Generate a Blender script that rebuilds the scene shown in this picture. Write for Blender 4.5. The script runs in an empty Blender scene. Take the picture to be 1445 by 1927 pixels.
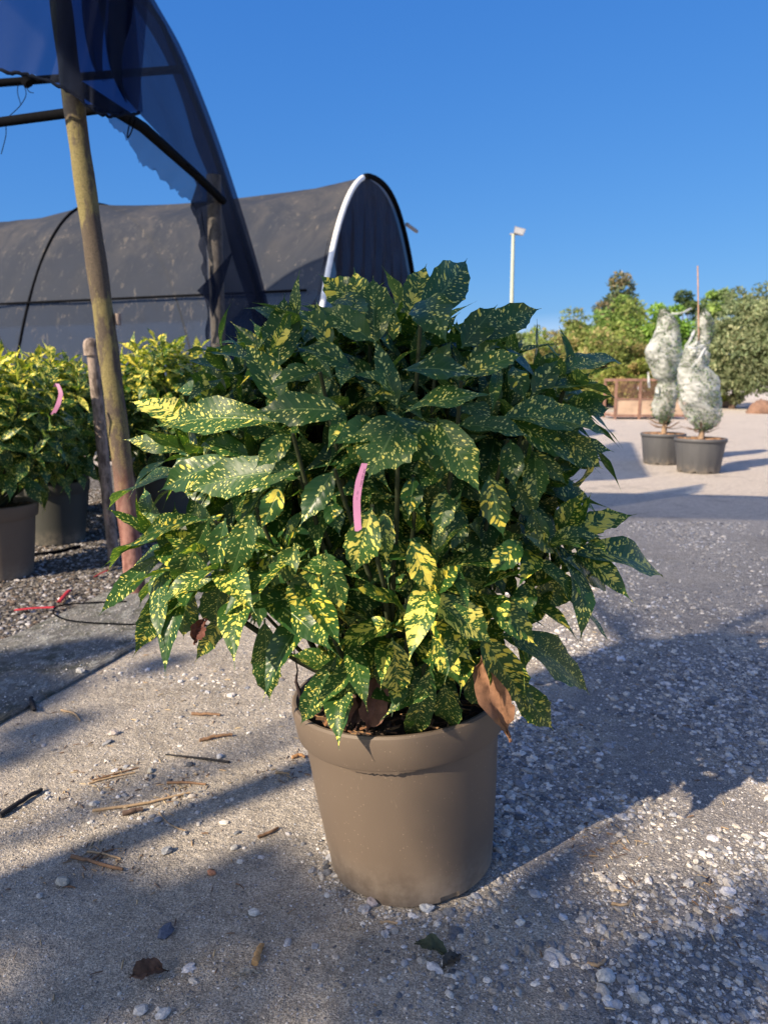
import bpy, math, random
import numpy as np
from mathutils import Vector, Matrix
sc = bpy.context.scene
COL = sc.collection
rad = math.radians
# ---------------------------------------------------------------- camera
PITCH = rad(9.85); CAMZ = 1.0; FPX = 1430.0
cam = bpy.data.cameras.new("camera"); camo = bpy.data.objects.new("camera", cam); COL.objects.link(camo)
camo.location = (0, 0, CAMZ); camo.rotation_euler = (rad(90) - PITCH, 0, 0)
cam.sensor_fit = 'VERTICAL'; cam.sensor_height = 36.0; cam.lens = 36.0 * FPX / 1927.0
cam.clip_start = .02; cam.clip_end = 2000
cam.dof.use_dof = True; cam.dof.focus_distance = 1.3; cam.dof.aperture_fstop = 6.5
sc.camera = camo
# ---------------------------------------------------------------- world, sun, exposure
SUN_EL, SUN_AZ = rad(32), rad(230)      # azimuth clockwise from +Y
TOSUN = Vector((math.sin(SUN_AZ) * math.cos(SUN_EL), math.cos(SUN_AZ) * math.cos(SUN_EL), math.sin(SUN_EL)))
world = bpy.data.worlds.new("World"); sc.world = world; world.use_nodes = True
wn = world.node_tree.nodes; wl = world.node_tree.links
sky = wn.new('ShaderNodeTexSky'); sky.sky_type = 'NISHITA'; sky.sun_disc = False
sky.sun_elevation = SUN_EL; sky.sun_rotation = SUN_AZ
sky.air_density = 1.0; sky.dust_density = .35; sky.ozone_density = 4.0; sky.altitude = 0
hs = wn.new('ShaderNodeHueSaturation'); hs.inputs['Saturation'].default_value = 1.0
tn_ = wn.new('ShaderNodeMix'); tn_.data_type = 'RGBA'; tn_.blend_type = 'MULTIPLY'; tn_.inputs[0].default_value = 1; tn_.inputs[7].default_value = (.40, .56, .74, 1)
wl.new(sky.outputs[0], hs.inputs['Color']); wl.new(hs.outputs[0], tn_.inputs[6]); 
sp_ = wn.new('ShaderNodeSeparateColor'); cb_ = wn.new('ShaderNodeCombineColor'); wl.new(tn_.outputs[2], sp_.inputs[0])
for i_, (a_, g_) in enumerate(((.428, .95), (.483, .636), (.739, .355))):      # clear deep blue air: flatter gradient towards the horizon
    m1 = wn.new('ShaderNodeMath'); m1.operation = 'MULTIPLY'; m1.inputs[1].default_value = 1 / 3.571; wl.new(sp_.outputs[i_], m1.inputs[0])
    m2 = wn.new('ShaderNodeMath'); m2.operation = 'POWER'; m2.inputs[1].default_value = g_; wl.new(m1.outputs[0], m2.inputs[0])
    m3 = wn.new('ShaderNodeMath'); m3.operation = 'MULTIPLY'; m3.inputs[1].default_value = 3.571 * a_; wl.new(m2.outputs[0], m3.inputs[0]); 
    m4 = wn.new('ShaderNodeMath'); m4.operation = 'SUBTRACT'; m4.inputs[1].default_value = 1.75; wl.new(sp_.outputs[0], m4.inputs[0])
    m5 = wn.new('ShaderNodeMath'); m5.operation = 'MAXIMUM'; m5.inputs[1].default_value = 0; wl.new(m4.outputs[0], m5.inputs[0])
    m6 = wn.new('ShaderNodeMath'); m6.operation = 'MULTIPLY'; m6.inputs[1].default_value = (2.2, 1.8, 1.4)[i_]; wl.new(m5.outputs[0], m6.inputs[0])
    m7 = wn.new('ShaderNodeMath'); m7.operation = 'ADD'; wl.new(m3.outputs[0], m7.inputs[0]); wl.new(m6.outputs[0], m7.inputs[1]); wl.new(m7.outputs[0], cb_.inputs[i_])
# fill glow added to the sky half round the sun, behind the camera, brightening shadows
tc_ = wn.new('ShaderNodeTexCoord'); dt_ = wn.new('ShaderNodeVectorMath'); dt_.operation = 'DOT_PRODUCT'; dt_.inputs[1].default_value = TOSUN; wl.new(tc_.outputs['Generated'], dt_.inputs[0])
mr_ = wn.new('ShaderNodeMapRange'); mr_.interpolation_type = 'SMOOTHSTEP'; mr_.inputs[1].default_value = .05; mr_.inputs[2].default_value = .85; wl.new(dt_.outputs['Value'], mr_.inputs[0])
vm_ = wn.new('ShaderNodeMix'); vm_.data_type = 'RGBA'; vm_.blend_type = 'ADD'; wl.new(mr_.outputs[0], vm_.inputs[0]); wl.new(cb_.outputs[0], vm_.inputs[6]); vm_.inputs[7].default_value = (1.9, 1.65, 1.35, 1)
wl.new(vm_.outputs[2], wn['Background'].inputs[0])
wn['Background'].inputs[1].default_value = .14
sun = bpy.data.lights.new("sun", 'SUN'); suno = bpy.data.objects.new("sun", sun); COL.objects.link(suno)
sun.energy = 5.0; sun.angle = rad(.55); sun.color = (1, .83, .63)
suno.rotation_euler = TOSUN.to_track_quat('Z', 'Y').to_euler()
sc.view_settings.view_transform = 'Standard'; sc.view_settings.look = 'None'
sc.view_settings.exposure = 1.0; sc.view_settings.gamma = 1
sc.render.engine = 'CYCLES'
sc.cycles.transparent_max_bounces = 24; sc.cycles.max_bounces = 6
rng = np.random.default_rng(7); random.seed(7)
CP, SP = math.cos(PITCH), math.sin(PITCH)
def at(px, py, D):
    """point on the sight line of a photo pixel at forward distance D (m)"""
    rx = (px - 722.5) / FPX; ry = -(py - 963.5) / FPX
    d = np.array([rx, CP + ry * SP, -SP + ry * CP]); d = d / d[1]
    return np.array([0, 0, CAMZ]) + d * D
def gnd(px, py, z=0.0):
    rx = (px - 722.5) / FPX; ry = -(py - 963.5) / FPX
    d = np.array([rx, CP + ry * SP, -SP + ry * CP]); t = (z - CAMZ) / d[2]
    return np.array([0, 0, CAMZ]) + d * t
def nrm(v):
    v = np.asarray(v, float); return v / (np.linalg.norm(v) + 1e-12)
# ---------------------------------------------------------------- mesh helpers
class MB:
    def __init__(s): s.V = []; s.F = []; s.U = []; s.C = []; s.n = 0
    def add(s, V, F, U=None, C=None):
        V = np.asarray(V, float).reshape(-1, 3); F = np.asarray(F, int)
        m = len(V); s.V.append(V); s.F.append(F + s.n); s.n += m
        s.U.append(np.zeros((m, 2)) if U is None else np.asarray(U, float))
        if C is None: C = np.ones((m, 4)) * .5
        C = np.asarray(C, float)
        if C.ndim == 1: C = np.tile(C, (m, 1))
        s.C.append(C); return s
def wloc(o):
    v = np.zeros(3)
    while o is not None: v += np.array(o.location); o = o.parent
    return v
def link(name, mb, mat, parent=None, smooth=True, mods=()):
    V = np.concatenate(mb.V); U = np.concatenate(mb.U); C = np.concatenate(mb.C)
    if parent is not None: V = V - wloc(parent)
    me = bpy.data.meshes.new(name)
    me.vertices.add(len(V)); me.vertices.foreach_set('co', V.astype(np.float32).ravel())
    idx = np.concatenate([f.ravel() for f in mb.F]); tot = np.concatenate([np.full(len(f), f.shape[1]) for f in mb.F])
    st = np.concatenate([[0], np.cumsum(tot)[:-1]])
    me.loops.add(len(idx)); me.loops.foreach_set('vertex_index', idx.astype(np.int32))
    me.polygons.add(len(tot)); me.polygons.foreach_set('loop_start', st.astype(np.int32)); me.polygons.foreach_set('loop_total', tot.astype(np.int32))
    me.update(calc_edges=True); me.validate()
    a = me.attributes.new('luv', 'FLOAT2', 'POINT'); a.data.foreach_set('vector', U.astype(np.float32).ravel())
    a = me.attributes.new('tint', 'FLOAT_COLOR', 'POINT'); a.data.foreach_set('color', C.astype(np.float32).ravel())
    me.polygons.foreach_set('use_smooth', np.full(len(me.polygons), smooth))
    me.materials.append(mat)
    o = bpy.data.objects.new(name, me); COL.objects.link(o); o.parent = parent
    return o
def tag(o, label=None, cat=None, group=None, kind=None):
    if label: o['label'] = label
    if cat: o['category'] = cat
    if group: o['group'] = group
    if kind: o['kind'] = kind
    return o
def thing(name, loc, label, cat, group=None):
    o = bpy.data.objects.new(name, None); COL.objects.link(o); o.location = tuple(loc); o.empty_display_size = .1
    return tag(o, label, cat, group)
def copy_tree(o, parent=None):
    c = o.copy(); COL.objects.link(c); c.parent = parent
    for k in ('group', 'label'):
        if parent is None and k in c: del c[k]
    for ch in [x for x in bpy.data.objects if x.parent == o]: copy_tree(ch, c)
    return c
def grid_faces(n, m, wrap=False):
    i = np.arange(n - 1)[:, None]; j = np.arange(m if wrap else m - 1)[None, :]
    a = i * m + j; b = i * m + (j + 1) % m
    return np.stack([a, b, b + m, a + m], -1).reshape(-1, 4)
def sheet(mb, P, U=None, C=None):
    n, m, _ = P.shape; return mb.add(P.reshape(-1, 3), grid_faces(n, m), U, C)
def tube(mb, pts, r, seg=10, C=None, cap=True):
    pts = np.asarray(pts, float); n = len(pts); r = np.broadcast_to(np.asarray(r, float), (n,))
    T = np.gradient(pts, axis=0); T /= np.linalg.norm(T, axis=1)[:, None] + 1e-12
    ref = np.array([0, 0, 1.]) if abs(T[0][2]) < .9 else np.array([1., 0, 0])
    s0 = nrm(np.cross(T[0], ref)); V = []; U = []
    L = np.concatenate([[0], np.cumsum(np.linalg.norm(np.diff(pts, axis=0), axis=1))])
    th = np.linspace(0, 2 * math.pi, seg, endpoint=False)
    for k in range(n):
        s0 = nrm(s0 - T[k] * np.dot(s0, T[k])); b = np.cross(T[k], s0)
        V.append(pts[k] + r[k] * (np.cos(th)[:, None] * s0 + np.sin(th)[:, None] * b))
        U.append(np.stack([np.full(seg, L[k]), th * r[k]], 1))
    V = np.concatenate(V); U = np.concatenate(U)
    mb.add(V, grid_faces(n, seg, True), U, C)
    if cap:
        for k in (0, n - 1):
            ring = V[k * seg:(k + 1) * seg]; c = pts[k]
            VV = np.concatenate([ring, [c]]); f = np.array([[i, (i + 1) % seg, seg] for i in range(seg)])
            mb.add(VV, f, None, C)
    return mb
def lathe(mb, prof, seg=48, c=(0, 0, 0), C=None):
    prof = np.asarray(prof, float); th = np.linspace(0, 2 * math.pi, seg, endpoint=False)
    V = np.stack([prof[:, 0:1] * np.cos(th) + c[0], prof[:, 0:1] * np.sin(th) + c[1], np.repeat(prof[:, 1:2], seg, 1) + c[2]], -1)
    U = np.stack([np.broadcast_to(th * .2, V.shape[:2]), V[..., 2]], -1).reshape(-1, 2)
    return mb.add(V.reshape(-1, 3), grid_faces(len(prof), seg, True), U, C)
def box(mb, lo, hi, C=None):
    lo = np.array(lo, float); hi = np.array(hi, float)
    V = np.array([[x, y, z] for x in (0, 1) for y in (0, 1) for z in (0, 1)]) * (hi - lo) + lo
    return mb.add(V, [[0, 1, 3, 2], [4, 6, 7, 5], [0, 4, 5, 1], [2, 3, 7, 6], [0, 2, 6, 4], [1, 5, 7, 3]], None, C)
def ico(level):
    t = (1 + 5 ** .5) / 2
    V = [(-1, t, 0), (1, t, 0), (-1, -t, 0), (1, -t, 0), (0, -1, t), (0, 1, t), (0, -1, -t), (0, 1, -t), (t, 0, -1), (t, 0, 1), (-t, 0, -1), (-t, 0, 1)]
    F = [(0, 11, 5), (0, 5, 1), (0, 1, 7), (0, 7, 10), (0, 10, 11), (1, 5, 9), (5, 11, 4), (11, 10, 2), (10, 7, 6), (7, 1, 8), (3, 9, 4), (3, 4, 2), (3, 2, 6), (3, 6, 8), (3, 8, 9), (4, 9, 5), (2, 4, 11), (6, 2, 10), (8, 6, 7), (9, 8, 1)]
    V = [nrm(v) for v in V]
    for _ in range(level):
        mid = {}; NF = []
        def m(a, b):
            k = (min(a, b), max(a, b))
            if k not in mid: mid[k] = len(V); V.append(nrm(V[a] + V[b]))
            return mid[k]
        for a, b, c in F:
            ab, bc, ca = m(a, b), m(b, c), m(c, a); NF += [(a, ab, ca), (b, bc, ab), (c, ca, bc), (ab, bc, ca)]
        F = NF
    return np.array(V), np.array(F)
ICO0, ICO1, ICO2 = ico(0), ico(1), ico(2)
# ---------------------------------------------------------------- materials
class NT:
    def __init__(s, name):
        s.m = bpy.data.materials.new(name); s.m.use_nodes = True; s.t = s.m.node_tree; s.n = s.t.nodes; s.l = s.t.links
        s.p = s.n['Principled BSDF']; s.out = s.n['Material Output']
    def node(s, typ, **kw):
        n = s.n.new(typ)
        for k, v in kw.items():
            if k.startswith('i_'): s.set(n.inputs[k[2:].replace('_', ' ')], v)
            else: setattr(n, k, v)
        return n
    def set(s, inp, v):
        if isinstance(v, bpy.types.NodeSocket): s.l.new(v, inp)
        elif isinstance(v, (tuple, list)) and len(v) == 3 and inp.type == 'RGBA': inp.default_value = (*v, 1)
        else: inp.default_value = v
    def math(s, op, a, b=None, clamp=False):
        n = s.n.new('ShaderNodeMath'); n.operation = op; n.use_clamp = clamp; s.set(n.inputs[0], a)
        if b is not None: s.set(n.inputs[1], b)
        return n.outputs[0]
    def mix(s, f, a, b, mode='MIX'):
        n = s.n.new('ShaderNodeMix'); n.data_type = 'RGBA'; n.blend_type = mode
        s.set(n.inputs[0], f); s.set(n.inputs[6], a); s.set(n.inputs[7], b); return n.outputs[2]
    def ramp(s, f, stops):
        n = s.n.new('ShaderNodeValToRGB'); e = n.color_ramp.elements
        while len(e) < len(stops): e.new(.5)
        for k, (p, c) in enumerate(stops):
            e[k].position = p; e[k].color = (c, c, c, 1) if not isinstance(c, tuple) else (*c, 1)
        s.set(n.inputs[0], f); return n.outputs[0]
    def noise(s, vec, scale, detail=3, rough=.5, dist=0, color=False):
        n = s.n.new('ShaderNodeTexNoise'); s.set(n.inputs['Vector'], vec); n.inputs['Scale'].default_value = scale
        n.inputs['Detail'].default_value = detail; n.inputs['Roughness'].default_value = rough; n.inputs['Distortion'].default_value = dist
        return n.outputs['Color' if color else 'Fac']
    def vor(s, vec, scale, out='Distance', feature='F1', rnd=1):
        n = s.n.new('ShaderNodeTexVoronoi'); n.feature = feature; s.set(n.inputs['Vector'], vec); n.inputs['Scale'].default_value = scale
        n.inputs['Randomness'].default_value = rnd
        return n.outputs[out]
    def step(s, v, lo, hi):
        n = s.n.new('ShaderNodeMapRange'); n.interpolation_type = 'SMOOTHSTEP'; s.set(n.inputs[0], v)
        n.inputs[1].default_value = lo; n.inputs[2].default_value = hi; return n.outputs[0]
    def bump(s, h, strength=.3, dist=.01):
        n = s.n.new('ShaderNodeBump'); s.set(n.inputs['Height'], h); n.inputs['Strength'].default_value = strength; n.inputs['Distance'].default_value = dist
        s.l.new(n.outputs[0], s.p.inputs['Normal']); return n.outputs[0]
    def obj(s): return s.n.new('ShaderNodeTexCoord').outputs['Object']
    def pos(s): return s.n.new('ShaderNodeNewGeometry').outputs['Position']
    def attr(s, name, out='Color'):
        n = s.n.new('ShaderNodeAttribute'); n.attribute_name = name; return n.outputs[out]
    def sep(s, v):
        n = s.n.new('ShaderNodeSeparateXYZ'); s.set(n.inputs[0], v); return n.outputs
    def scale(s, v, x, y, z):
        n = s.n.new('ShaderNodeVectorMath'); n.operation = 'MULTIPLY'; s.set(n.inputs[0], v); n.inputs[1].default_value = (x, y, z); return n.outputs[0]
    def base(s, c, rough=.7, spec=None, metal=0):
        s.set(s.p.inputs['Base Color'], c); s.set(s.p.inputs['Roughness'], rough); s.p.inputs['Metallic'].default_value = metal
        if spec is not None: s.p.inputs['Specular IOR Level'].default_value = spec
    def trans(s, f, color):
        tr = s.n.new('ShaderNodeBsdfTranslucent'); s.set(tr.inputs[0], color)
        mx = s.n.new('ShaderNodeMixShader'); s.set(mx.inputs[0], f); s.l.new(s.p.outputs[0], mx.inputs[1]); s.l.new(tr.outputs[0], mx.inputs[2])
        s.l.new(mx.outputs[0], s.out.inputs[0])
    def alpha(s, f, color=(1, 1, 1), src=None):
        """f = opaque share"""
        tr = s.n.new('ShaderNodeBsdfTransparent'); s.set(tr.inputs[0], color)
        mx = s.n.new('ShaderNodeMixShader'); s.set(mx.inputs[0], f); s.l.new(tr.outputs[0], mx.inputs[1])
        s.l.new(src or s.p.outputs[0], mx.inputs[2]); s.l.new(mx.outputs[0], s.out.inputs[0])
def plain(name, c, rough=.7, nscale=30, amt=.25, spec=.4, bump=.1, metal=0):
    t = NT(name); o = t.obj(); n = t.noise(o, nscale, 4, .6)
    d = tuple(x * (1 - amt) for x in c); b = tuple(min(1, x * (1 + amt)) for x in c)
    t.base(t.ramp(n, [(.3, d), (.7, b)]), rough, spec, metal); t.bump(n, bump, .005); return t.m
# speckled aucuba leaf: luv = metres along / across the blade (sheared to the side veins), tint = (yellow share, across 0..1, random, along 0..1)
def leaf_mat(name, big=1.0, gain=1.0):
    t = NT(name); uv = t.attr('luv', 'Vector'); c = t.n.new('ShaderNodeSeparateColor'); t.set(c.inputs[0], t.attr('tint'))
    Y, ac, rn = c.outputs
    vs = t.math('ADD', .72, t.math('MULTIPLY', rn, .6)); vsc = t.node('ShaderNodeVectorMath', operation='SCALE'); t.set(vsc.inputs[0], t.attr('luv', 'Vector')); t.set(vsc.inputs['Scale'], vs)
    w = t.node('ShaderNodeVectorMath', operation='SCALE'); nz = t.noise(uv, 90, 2, .5, color=True); t.set(w.inputs[0], nz); w.inputs['Scale'].default_value = .009
    ad = t.node('ShaderNodeVectorMath', operation='ADD'); t.set(ad.inputs[0], uv); t.set(ad.inputs[1], w.outputs[0]); uvd = ad.outputs[0]
    ad2 = t.node('ShaderNodeVectorMath', operation='ADD'); t.set(ad2.inputs[0], uv); t.set(ad2.inputs[1], t.scale(w.outputs[0], .32, .32, .32)); uvm = ad2.outputs[0]
    av = t.node('ShaderNodeVectorMath', operation='ADD'); t.set(av.inputs[0], vsc.outputs[0]); t.set(av.inputs[1], t.scale(w.outputs[0], .22, .22, .22)); uvs = t.scale(av.outputs[0], 1, .85, 1)
    mott = t.noise(uv, 30, 2, .5)
    def dots(vec, sc_, base, gain, mod, soft):
        vn = t.n.new('ShaderNodeTexVoronoi'); t.set(vn.inputs['Vector'], vec); vn.inputs['Scale'].default_value = sc_
        cs = t.n.new('ShaderNodeSeparateColor'); t.set(cs.inputs[0], vn.outputs['Color'])
        th = t.math('ADD', base, t.math('MULTIPLY', Y, gain)); th = t.math('ADD', th, t.math('MULTIPLY', t.math('SUBTRACT', mott, .5), mod))
        th = t.math('MULTIPLY', th, t.math('MULTIPLY', t.math('POWER', cs.outputs[0], 1.6), 1.7))
        return t.step(t.math('SUBTRACT', th, vn.outputs['Distance']), -.03, soft)
    s1 = dots(uvs, 250 / big, .27, .10, .35, .05)
    s2 = dots(t.scale(av.outputs[0], 1, .7, 1), 110 / big, .0, .42, .45, .03)
    thr3 = t.math('ADD', t.math('MULTIPLY', t.math('POWER', Y, 2), .20), -.115)
    n3 = t.noise(t.scale(uvd, 1, .8, 1), 80 / big, 2, .5); mc = t.math('MULTIPLY', t.math('SUBTRACT', .5, t.math('ABSOLUTE', t.math('SUBTRACT', ac, .5))), t.math('MULTIPLY', Y, .16)); s3 = t.step(t.math('ADD', t.math('ADD', n3, mc), thr3), .62, .65)
    g = t.mix(t.noise(uv, 25, 3), (.008, .033, .013), (.017, .066, .017)); g = t.mix(t.math('MULTIPLY', t.math('POWER', rn, 2), .45), g, (.045, .11, .022))
    g = t.mix(t.math('MULTIPLY', Y, .55), g, (.045, .12, .018))
    small = t.mix(Y, (.60, .61, .22), (.60, .60, .09)); bigc = t.mix(rn, (.78, .63, .07), (.78, .70, .15))
    col = t.mix(s1, g, small); col = t.mix(s2, col, bigc); col = t.mix(s3, col, bigc)
    wv = t.node('ShaderNodeTexWave', wave_type='BANDS', bands_direction='X'); t.set(wv.inputs['Vector'], uv); wv.inputs['Scale'].default_value = 26; wv.inputs['Distortion'].default_value = 1.2
    mid = t.math('ABSOLUTE', t.math('SUBTRACT', ac, .5)); midm = t.math('SUBTRACT', 1, t.step(mid, .008, .03))
    vl = t.math('MULTIPLY', t.step(wv.outputs['Fac'], .9, 1.0), .16); col = t.mix(vl, col, (.12, .20, .07)); col = t.mix(t.math('MULTIPLY', midm, .5), col, (.17, .26, .09))
    if gain != 1: col = t.mix(1, col, (gain, gain, gain), 'MULTIPLY')
    ss = t.sep(uv)
    h = t.math('ADD', t.math('MULTIPLY', wv.outputs['Fac'], .22), t.math('MULTIPLY', t.noise(uv, 160, 2), .35)); h = t.math('SUBTRACT', h, t.math('MULTIPLY', midm, .8))
    t.bump(h, .35, .0025)
    back = t.n.new('ShaderNodeNewGeometry').outputs['Backfacing']
    colb = t.mix(back, col, t.mix(.5, col, (.10, .17, .06)))
    t.base(colb, t.math('ADD', t.math('ADD', .33, t.math('MULTIPLY', rn, .14)), t.math('MULTIPLY', back, .25)), .40)
    t.trans(.27, t.mix(.5, t.mix(1, col, (1.9, 2.2, .8), 'MULTIPLY'), (.16, .32, .02)))
    return t.m
M = {}
M['leaf'] = leaf_mat('speckled_leaf'); M['leaf_far'] = leaf_mat('speckled_leaf_yellow', 1.5)
def ground_mat():
    t = NT('dusty_gravel_ground'); P = t.pos(); s = t.sep(P)
    big = t.noise(P, .9, 5, .6); med = t.noise(P, 7, 5, .65); fine = t.noise(P, 260, 3, .7); grain = t.vor(P, 330, 'Color')
    g = t.n.new('ShaderNodeSeparateColor'); t.set(g.inputs[0], grain)
    base = t.mix(t.step(med, .3, .7), (.335, .30, .245), (.48, .43, .36))
    base = t.mix(t.step(big, .35, .65), base, (.48, .435, .37))
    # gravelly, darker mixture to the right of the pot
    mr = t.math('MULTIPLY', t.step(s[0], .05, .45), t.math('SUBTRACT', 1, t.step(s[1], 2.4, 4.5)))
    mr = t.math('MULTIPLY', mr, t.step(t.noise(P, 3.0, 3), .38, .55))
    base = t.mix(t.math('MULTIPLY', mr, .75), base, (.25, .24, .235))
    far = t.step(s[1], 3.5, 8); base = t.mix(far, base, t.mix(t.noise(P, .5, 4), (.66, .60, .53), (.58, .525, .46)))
    base = t.mix(t.math('MULTIPLY', t.step(t.noise(P, 1.7, 4, .7), .56, .7), .3), base, (.47, .41, .32))
    gr = t.step(g.outputs[0], .15, .95); base = t.mix(.5, base, t.mix(gr, (.45, .45, .45), (1.5, 1.5, 1.5)), 'MULTIPLY')
    base = t.mix(.35, base, t.mix(t.step(fine, .35, .65), (.5, .5, .5), (1.4, 1.4, 1.4)), 'MULTIPLY')
    base = t.mix(.6, base, t.mix(t.step(t.noise(P, 22, 5, .75), .35, .65), (.72, .70, .68), (1.2, 1.19, 1.16)), 'MULTIPLY')
    base = t.mix(t.math('MULTIPLY', t.step(t.noise(P, 2.6, 5, .6), .56, .66), .35), base, (.20, .185, .17))
    # pale grit
    v = t.vor(P, 75); vm = t.math('MULTIPLY', t.math('SUBTRACT', 1, t.step(v, .12, .2)), t.step(t.noise(P, 5, 2), .45, .62))
    base = t.mix(t.math('MULTIPLY', vm, .7), base, (.62, .60, .56))
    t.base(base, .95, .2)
    h = t.math('ADD', t.math('MULTIPLY', fine, .35), t.math('MULTIPLY', g.outputs[0], .35)); h = t.math('ADD', h, t.math('MULTIPLY', vm, .6)); h = t.math('ADD', h, t.math('MULTIPLY', t.noise(P, 40, 4, .7), 1.2))
    t.bump(h, 1, .012); return t.m
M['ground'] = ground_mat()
def slab_mat():
    t = NT('old_concrete'); P = t.pos()
    n = t.noise(P, 6, 6, .7); f = t.noise(P, 300, 3, .7); l = t.noise(t.scale(P, 1, .5, 1), 38, 4, .75)
    c = t.mix(t.step(n, .3, .7), (.17, .17, .16), (.27, .265, .245)); c = t.mix(t.math('MULTIPLY', t.step(l, .50, .60), .8), c, (.42, .43, .40))
    c = t.mix(t.math('MULTIPLY', t.step(t.noise(P, 11, 5, .7), .5, .62), .7), c, (.10, .105, .075))
    c = t.mix(.5, c, t.mix(t.step(f, .35, .65), (.5, .5, .5), (1.45, 1.45, 1.45)), 'MULTIPLY')
    t.base(c, .93, .2); t.bump(t.math('ADD', f, t.math('MULTIPLY', l, 2.5)), 1, .012); return t.m
M['slab'] = slab_mat()
def bed_mat():
    t = NT('dark_bed_soil'); P = t.pos(); v = t.vor(P, 60, 'Color'); g = t.n.new('ShaderNodeSeparateColor'); t.set(g.inputs[0], v)
    c = t.ramp(g.outputs[0], [(0, (.03, .028, .025)), (.5, (.09, .08, .07)), (1, (.24, .23, .22))]); t.base(c, .95, .2)
    t.bump(t.vor(P, 60), .9, .01); return t.m
M['bed'] = bed_mat()
def stone_mat():
    t = NT('gravel_stone'); c = t.attr('tint'); n = t.noise(t.pos(), 220, 4, .7)
    t.base(t.mix(.6, c, t.mix(t.step(n, .3, .7), (.55, .55, .55), (1.35, 1.35, 1.35)), 'MULTIPLY'), .85, .3); t.bump(n, .5, .002); return t.m
M['stone'] = stone_mat()
def tint_mat(name, rough=.8, nscale=60, tr=0, spec=.3, bump=.4):
    t = NT(name); c = t.attr('tint'); n = t.noise(t.obj(), nscale, 4, .7)
    if name == 'tree_foliage': c = t.mix(1, c, (1.7, 1.7, 1.7), 'MULTIPLY')
    k = t.mix(.6, c, t.mix(t.step(n, .25, .75), (.5, .5, .5), (1.4, 1.4, 1.4)), 'MULTIPLY'); t.base(k, rough, spec); t.bump(n, bump, .003)
    if tr: t.trans(tr, t.mix(1, k, (1.3, 1.5, .8), 'MULTIPLY'))
    return t.m
M['wood'] = tint_mat('weathered_wood', .85, 120); M['dry'] = tint_mat('dry_leaf', .75, 70, .15)
M['tree'] = tint_mat('tree_foliage', .6, 3, .25, .3, 0); M['bark'] = tint_mat('bark', .9, 14)
def pot_mat(name, c, streak=.12, rough=.42):
    t = NT(name); o = t.obj(); n = t.noise(t.scale(o, 1, 1, .35), 9, 4, .6); f = t.noise(o, 420, 2); sp = t.vor(o, 95)
    k = t.mix(n, tuple(x * (1 - streak) for x in c), tuple(x * (1 + streak) for x in c))
    spm = t.math('MULTIPLY', t.math('SUBTRACT', 1, t.step(sp, .09, .15)), t.step(t.noise(o, 11, 3), .44, .58))
    k = t.mix(t.math('MULTIPLY', spm, .5), k, tuple(min(1, x * 2.4) for x in c))
    dust = t.math('MULTIPLY', t.math('SUBTRACT', 1, t.step(t.sep(o)[2], .0, .12)), t.step(t.noise(o, 16, 4, .7), .3, .75))
    k = t.mix(t.math('MULTIPLY', dust, .65), k, (.32, .27, .21)); sc2 = t.noise(t.scale(o, 3, 3, .5), 60, 2, .5); k = t.mix(t.math('MULTIPLY', t.math('MULTIPLY', t.step(sc2, .68, .74), t.step(t.noise(o, 7, 2), .45, .6)), .35), k, tuple(min(1, x * 1.8) for x in c)); k = t.mix(t.math('MULTIPLY', t.step(t.noise(o, 3.5, 5, .65), .5, .7), .3), k, tuple(x * 1.35 for x in c))
    t.base(k, t.math('ADD', rough, t.math('MULTIPLY', n, .2)), .4); t.bump(t.math('ADD', f, t.math('MULTIPLY', n, .8)), .12, .0015); return t.m
M['pot'] = pot_mat('taupe_plastic', (.118, .091, .068)); M['pot_dark'] = pot_mat('anthracite_plastic', (.075, .077, .082)); M['pot_mid'] = pot_mat('grey_green_plastic', (.05, .052, .046))
M['bark_mulch'] = tint_mat('bark_mulch', .95, 90)
def net_mat(name, c, opq, var=.2, tint=(.75, .85, 1), dirt=None):
    t = NT(name); P = t.pos(); n = t.noise(P, 2.2, 4, .6); fine = t.noise(t.scale(P, 1, 1, 4), 55, 2)
    col = c
    if dirt:
        d1 = t.math('MULTIPLY', t.step(t.noise(t.scale(P, 1, 1, .5), 1.1, 6, .75, .4), .40, .68), t.step(t.sep(P)[2], 1.9, 3.2)); d2 = t.step(t.noise(t.scale(P, 2.2, 2.2, .7), 4.2, 5, .8, .5), .565, .62)
        dm = t.math('ADD', t.math('MULTIPLY', d1, .28), t.math('MULTIPLY', t.math('MULTIPLY', d2, t.step(n, .4, .6)), .5), clamp=True)
        col = t.mix(dm, c, dirt)
        opf = t.math('ADD', t.math('ADD', opq - var / 2, t.math('MULTIPLY', n, var)), t.math('MULTIPLY', dm, .2)); opf = t.math('SUBTRACT', opf, t.math('MULTIPLY', t.math('SUBTRACT', 1, t.step(t.sep(P)[2], 2.02, 2.12)), .16), clamp=True)
    else: opf = t.math('ADD', opq - var / 2, t.math('ADD', t.math('MULTIPLY', n, var * .7), t.math('MULTIPLY', fine, var * .3)), clamp=True)
    t.base(col, .8, .15); t.bump(fine, .3, .01)
    tl = t.n.new('ShaderNodeBsdfTranslucent'); t.set(tl.inputs[0], col); mx = t.n.new('ShaderNodeMixShader'); mx.inputs[0].default_value = .35
    t.l.new(t.p.outputs[0], mx.inputs[1]); t.l.new(tl.outputs[0], mx.inputs[2]); t.alpha(opf, tint, mx.outputs[0]); return t.m
M['net'] = net_mat('navy_shade_net', (.008, .012, .026), .80, .18, (.45, .55, .75))
M['net_thin'] = net_mat('thin_shade_net', (.012, .018, .034), .62, .25, (.75, .83, .95))
M['net_far'] = net_mat('dusty_black_net', (.048, .056, .072), .86, .12, (.7, .85, 1), (.20, .18, .155))
M['net_end'] = net_mat('end_curtain_net', (.030, .032, .048), .82, .55, (.6, .78, 1))
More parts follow.
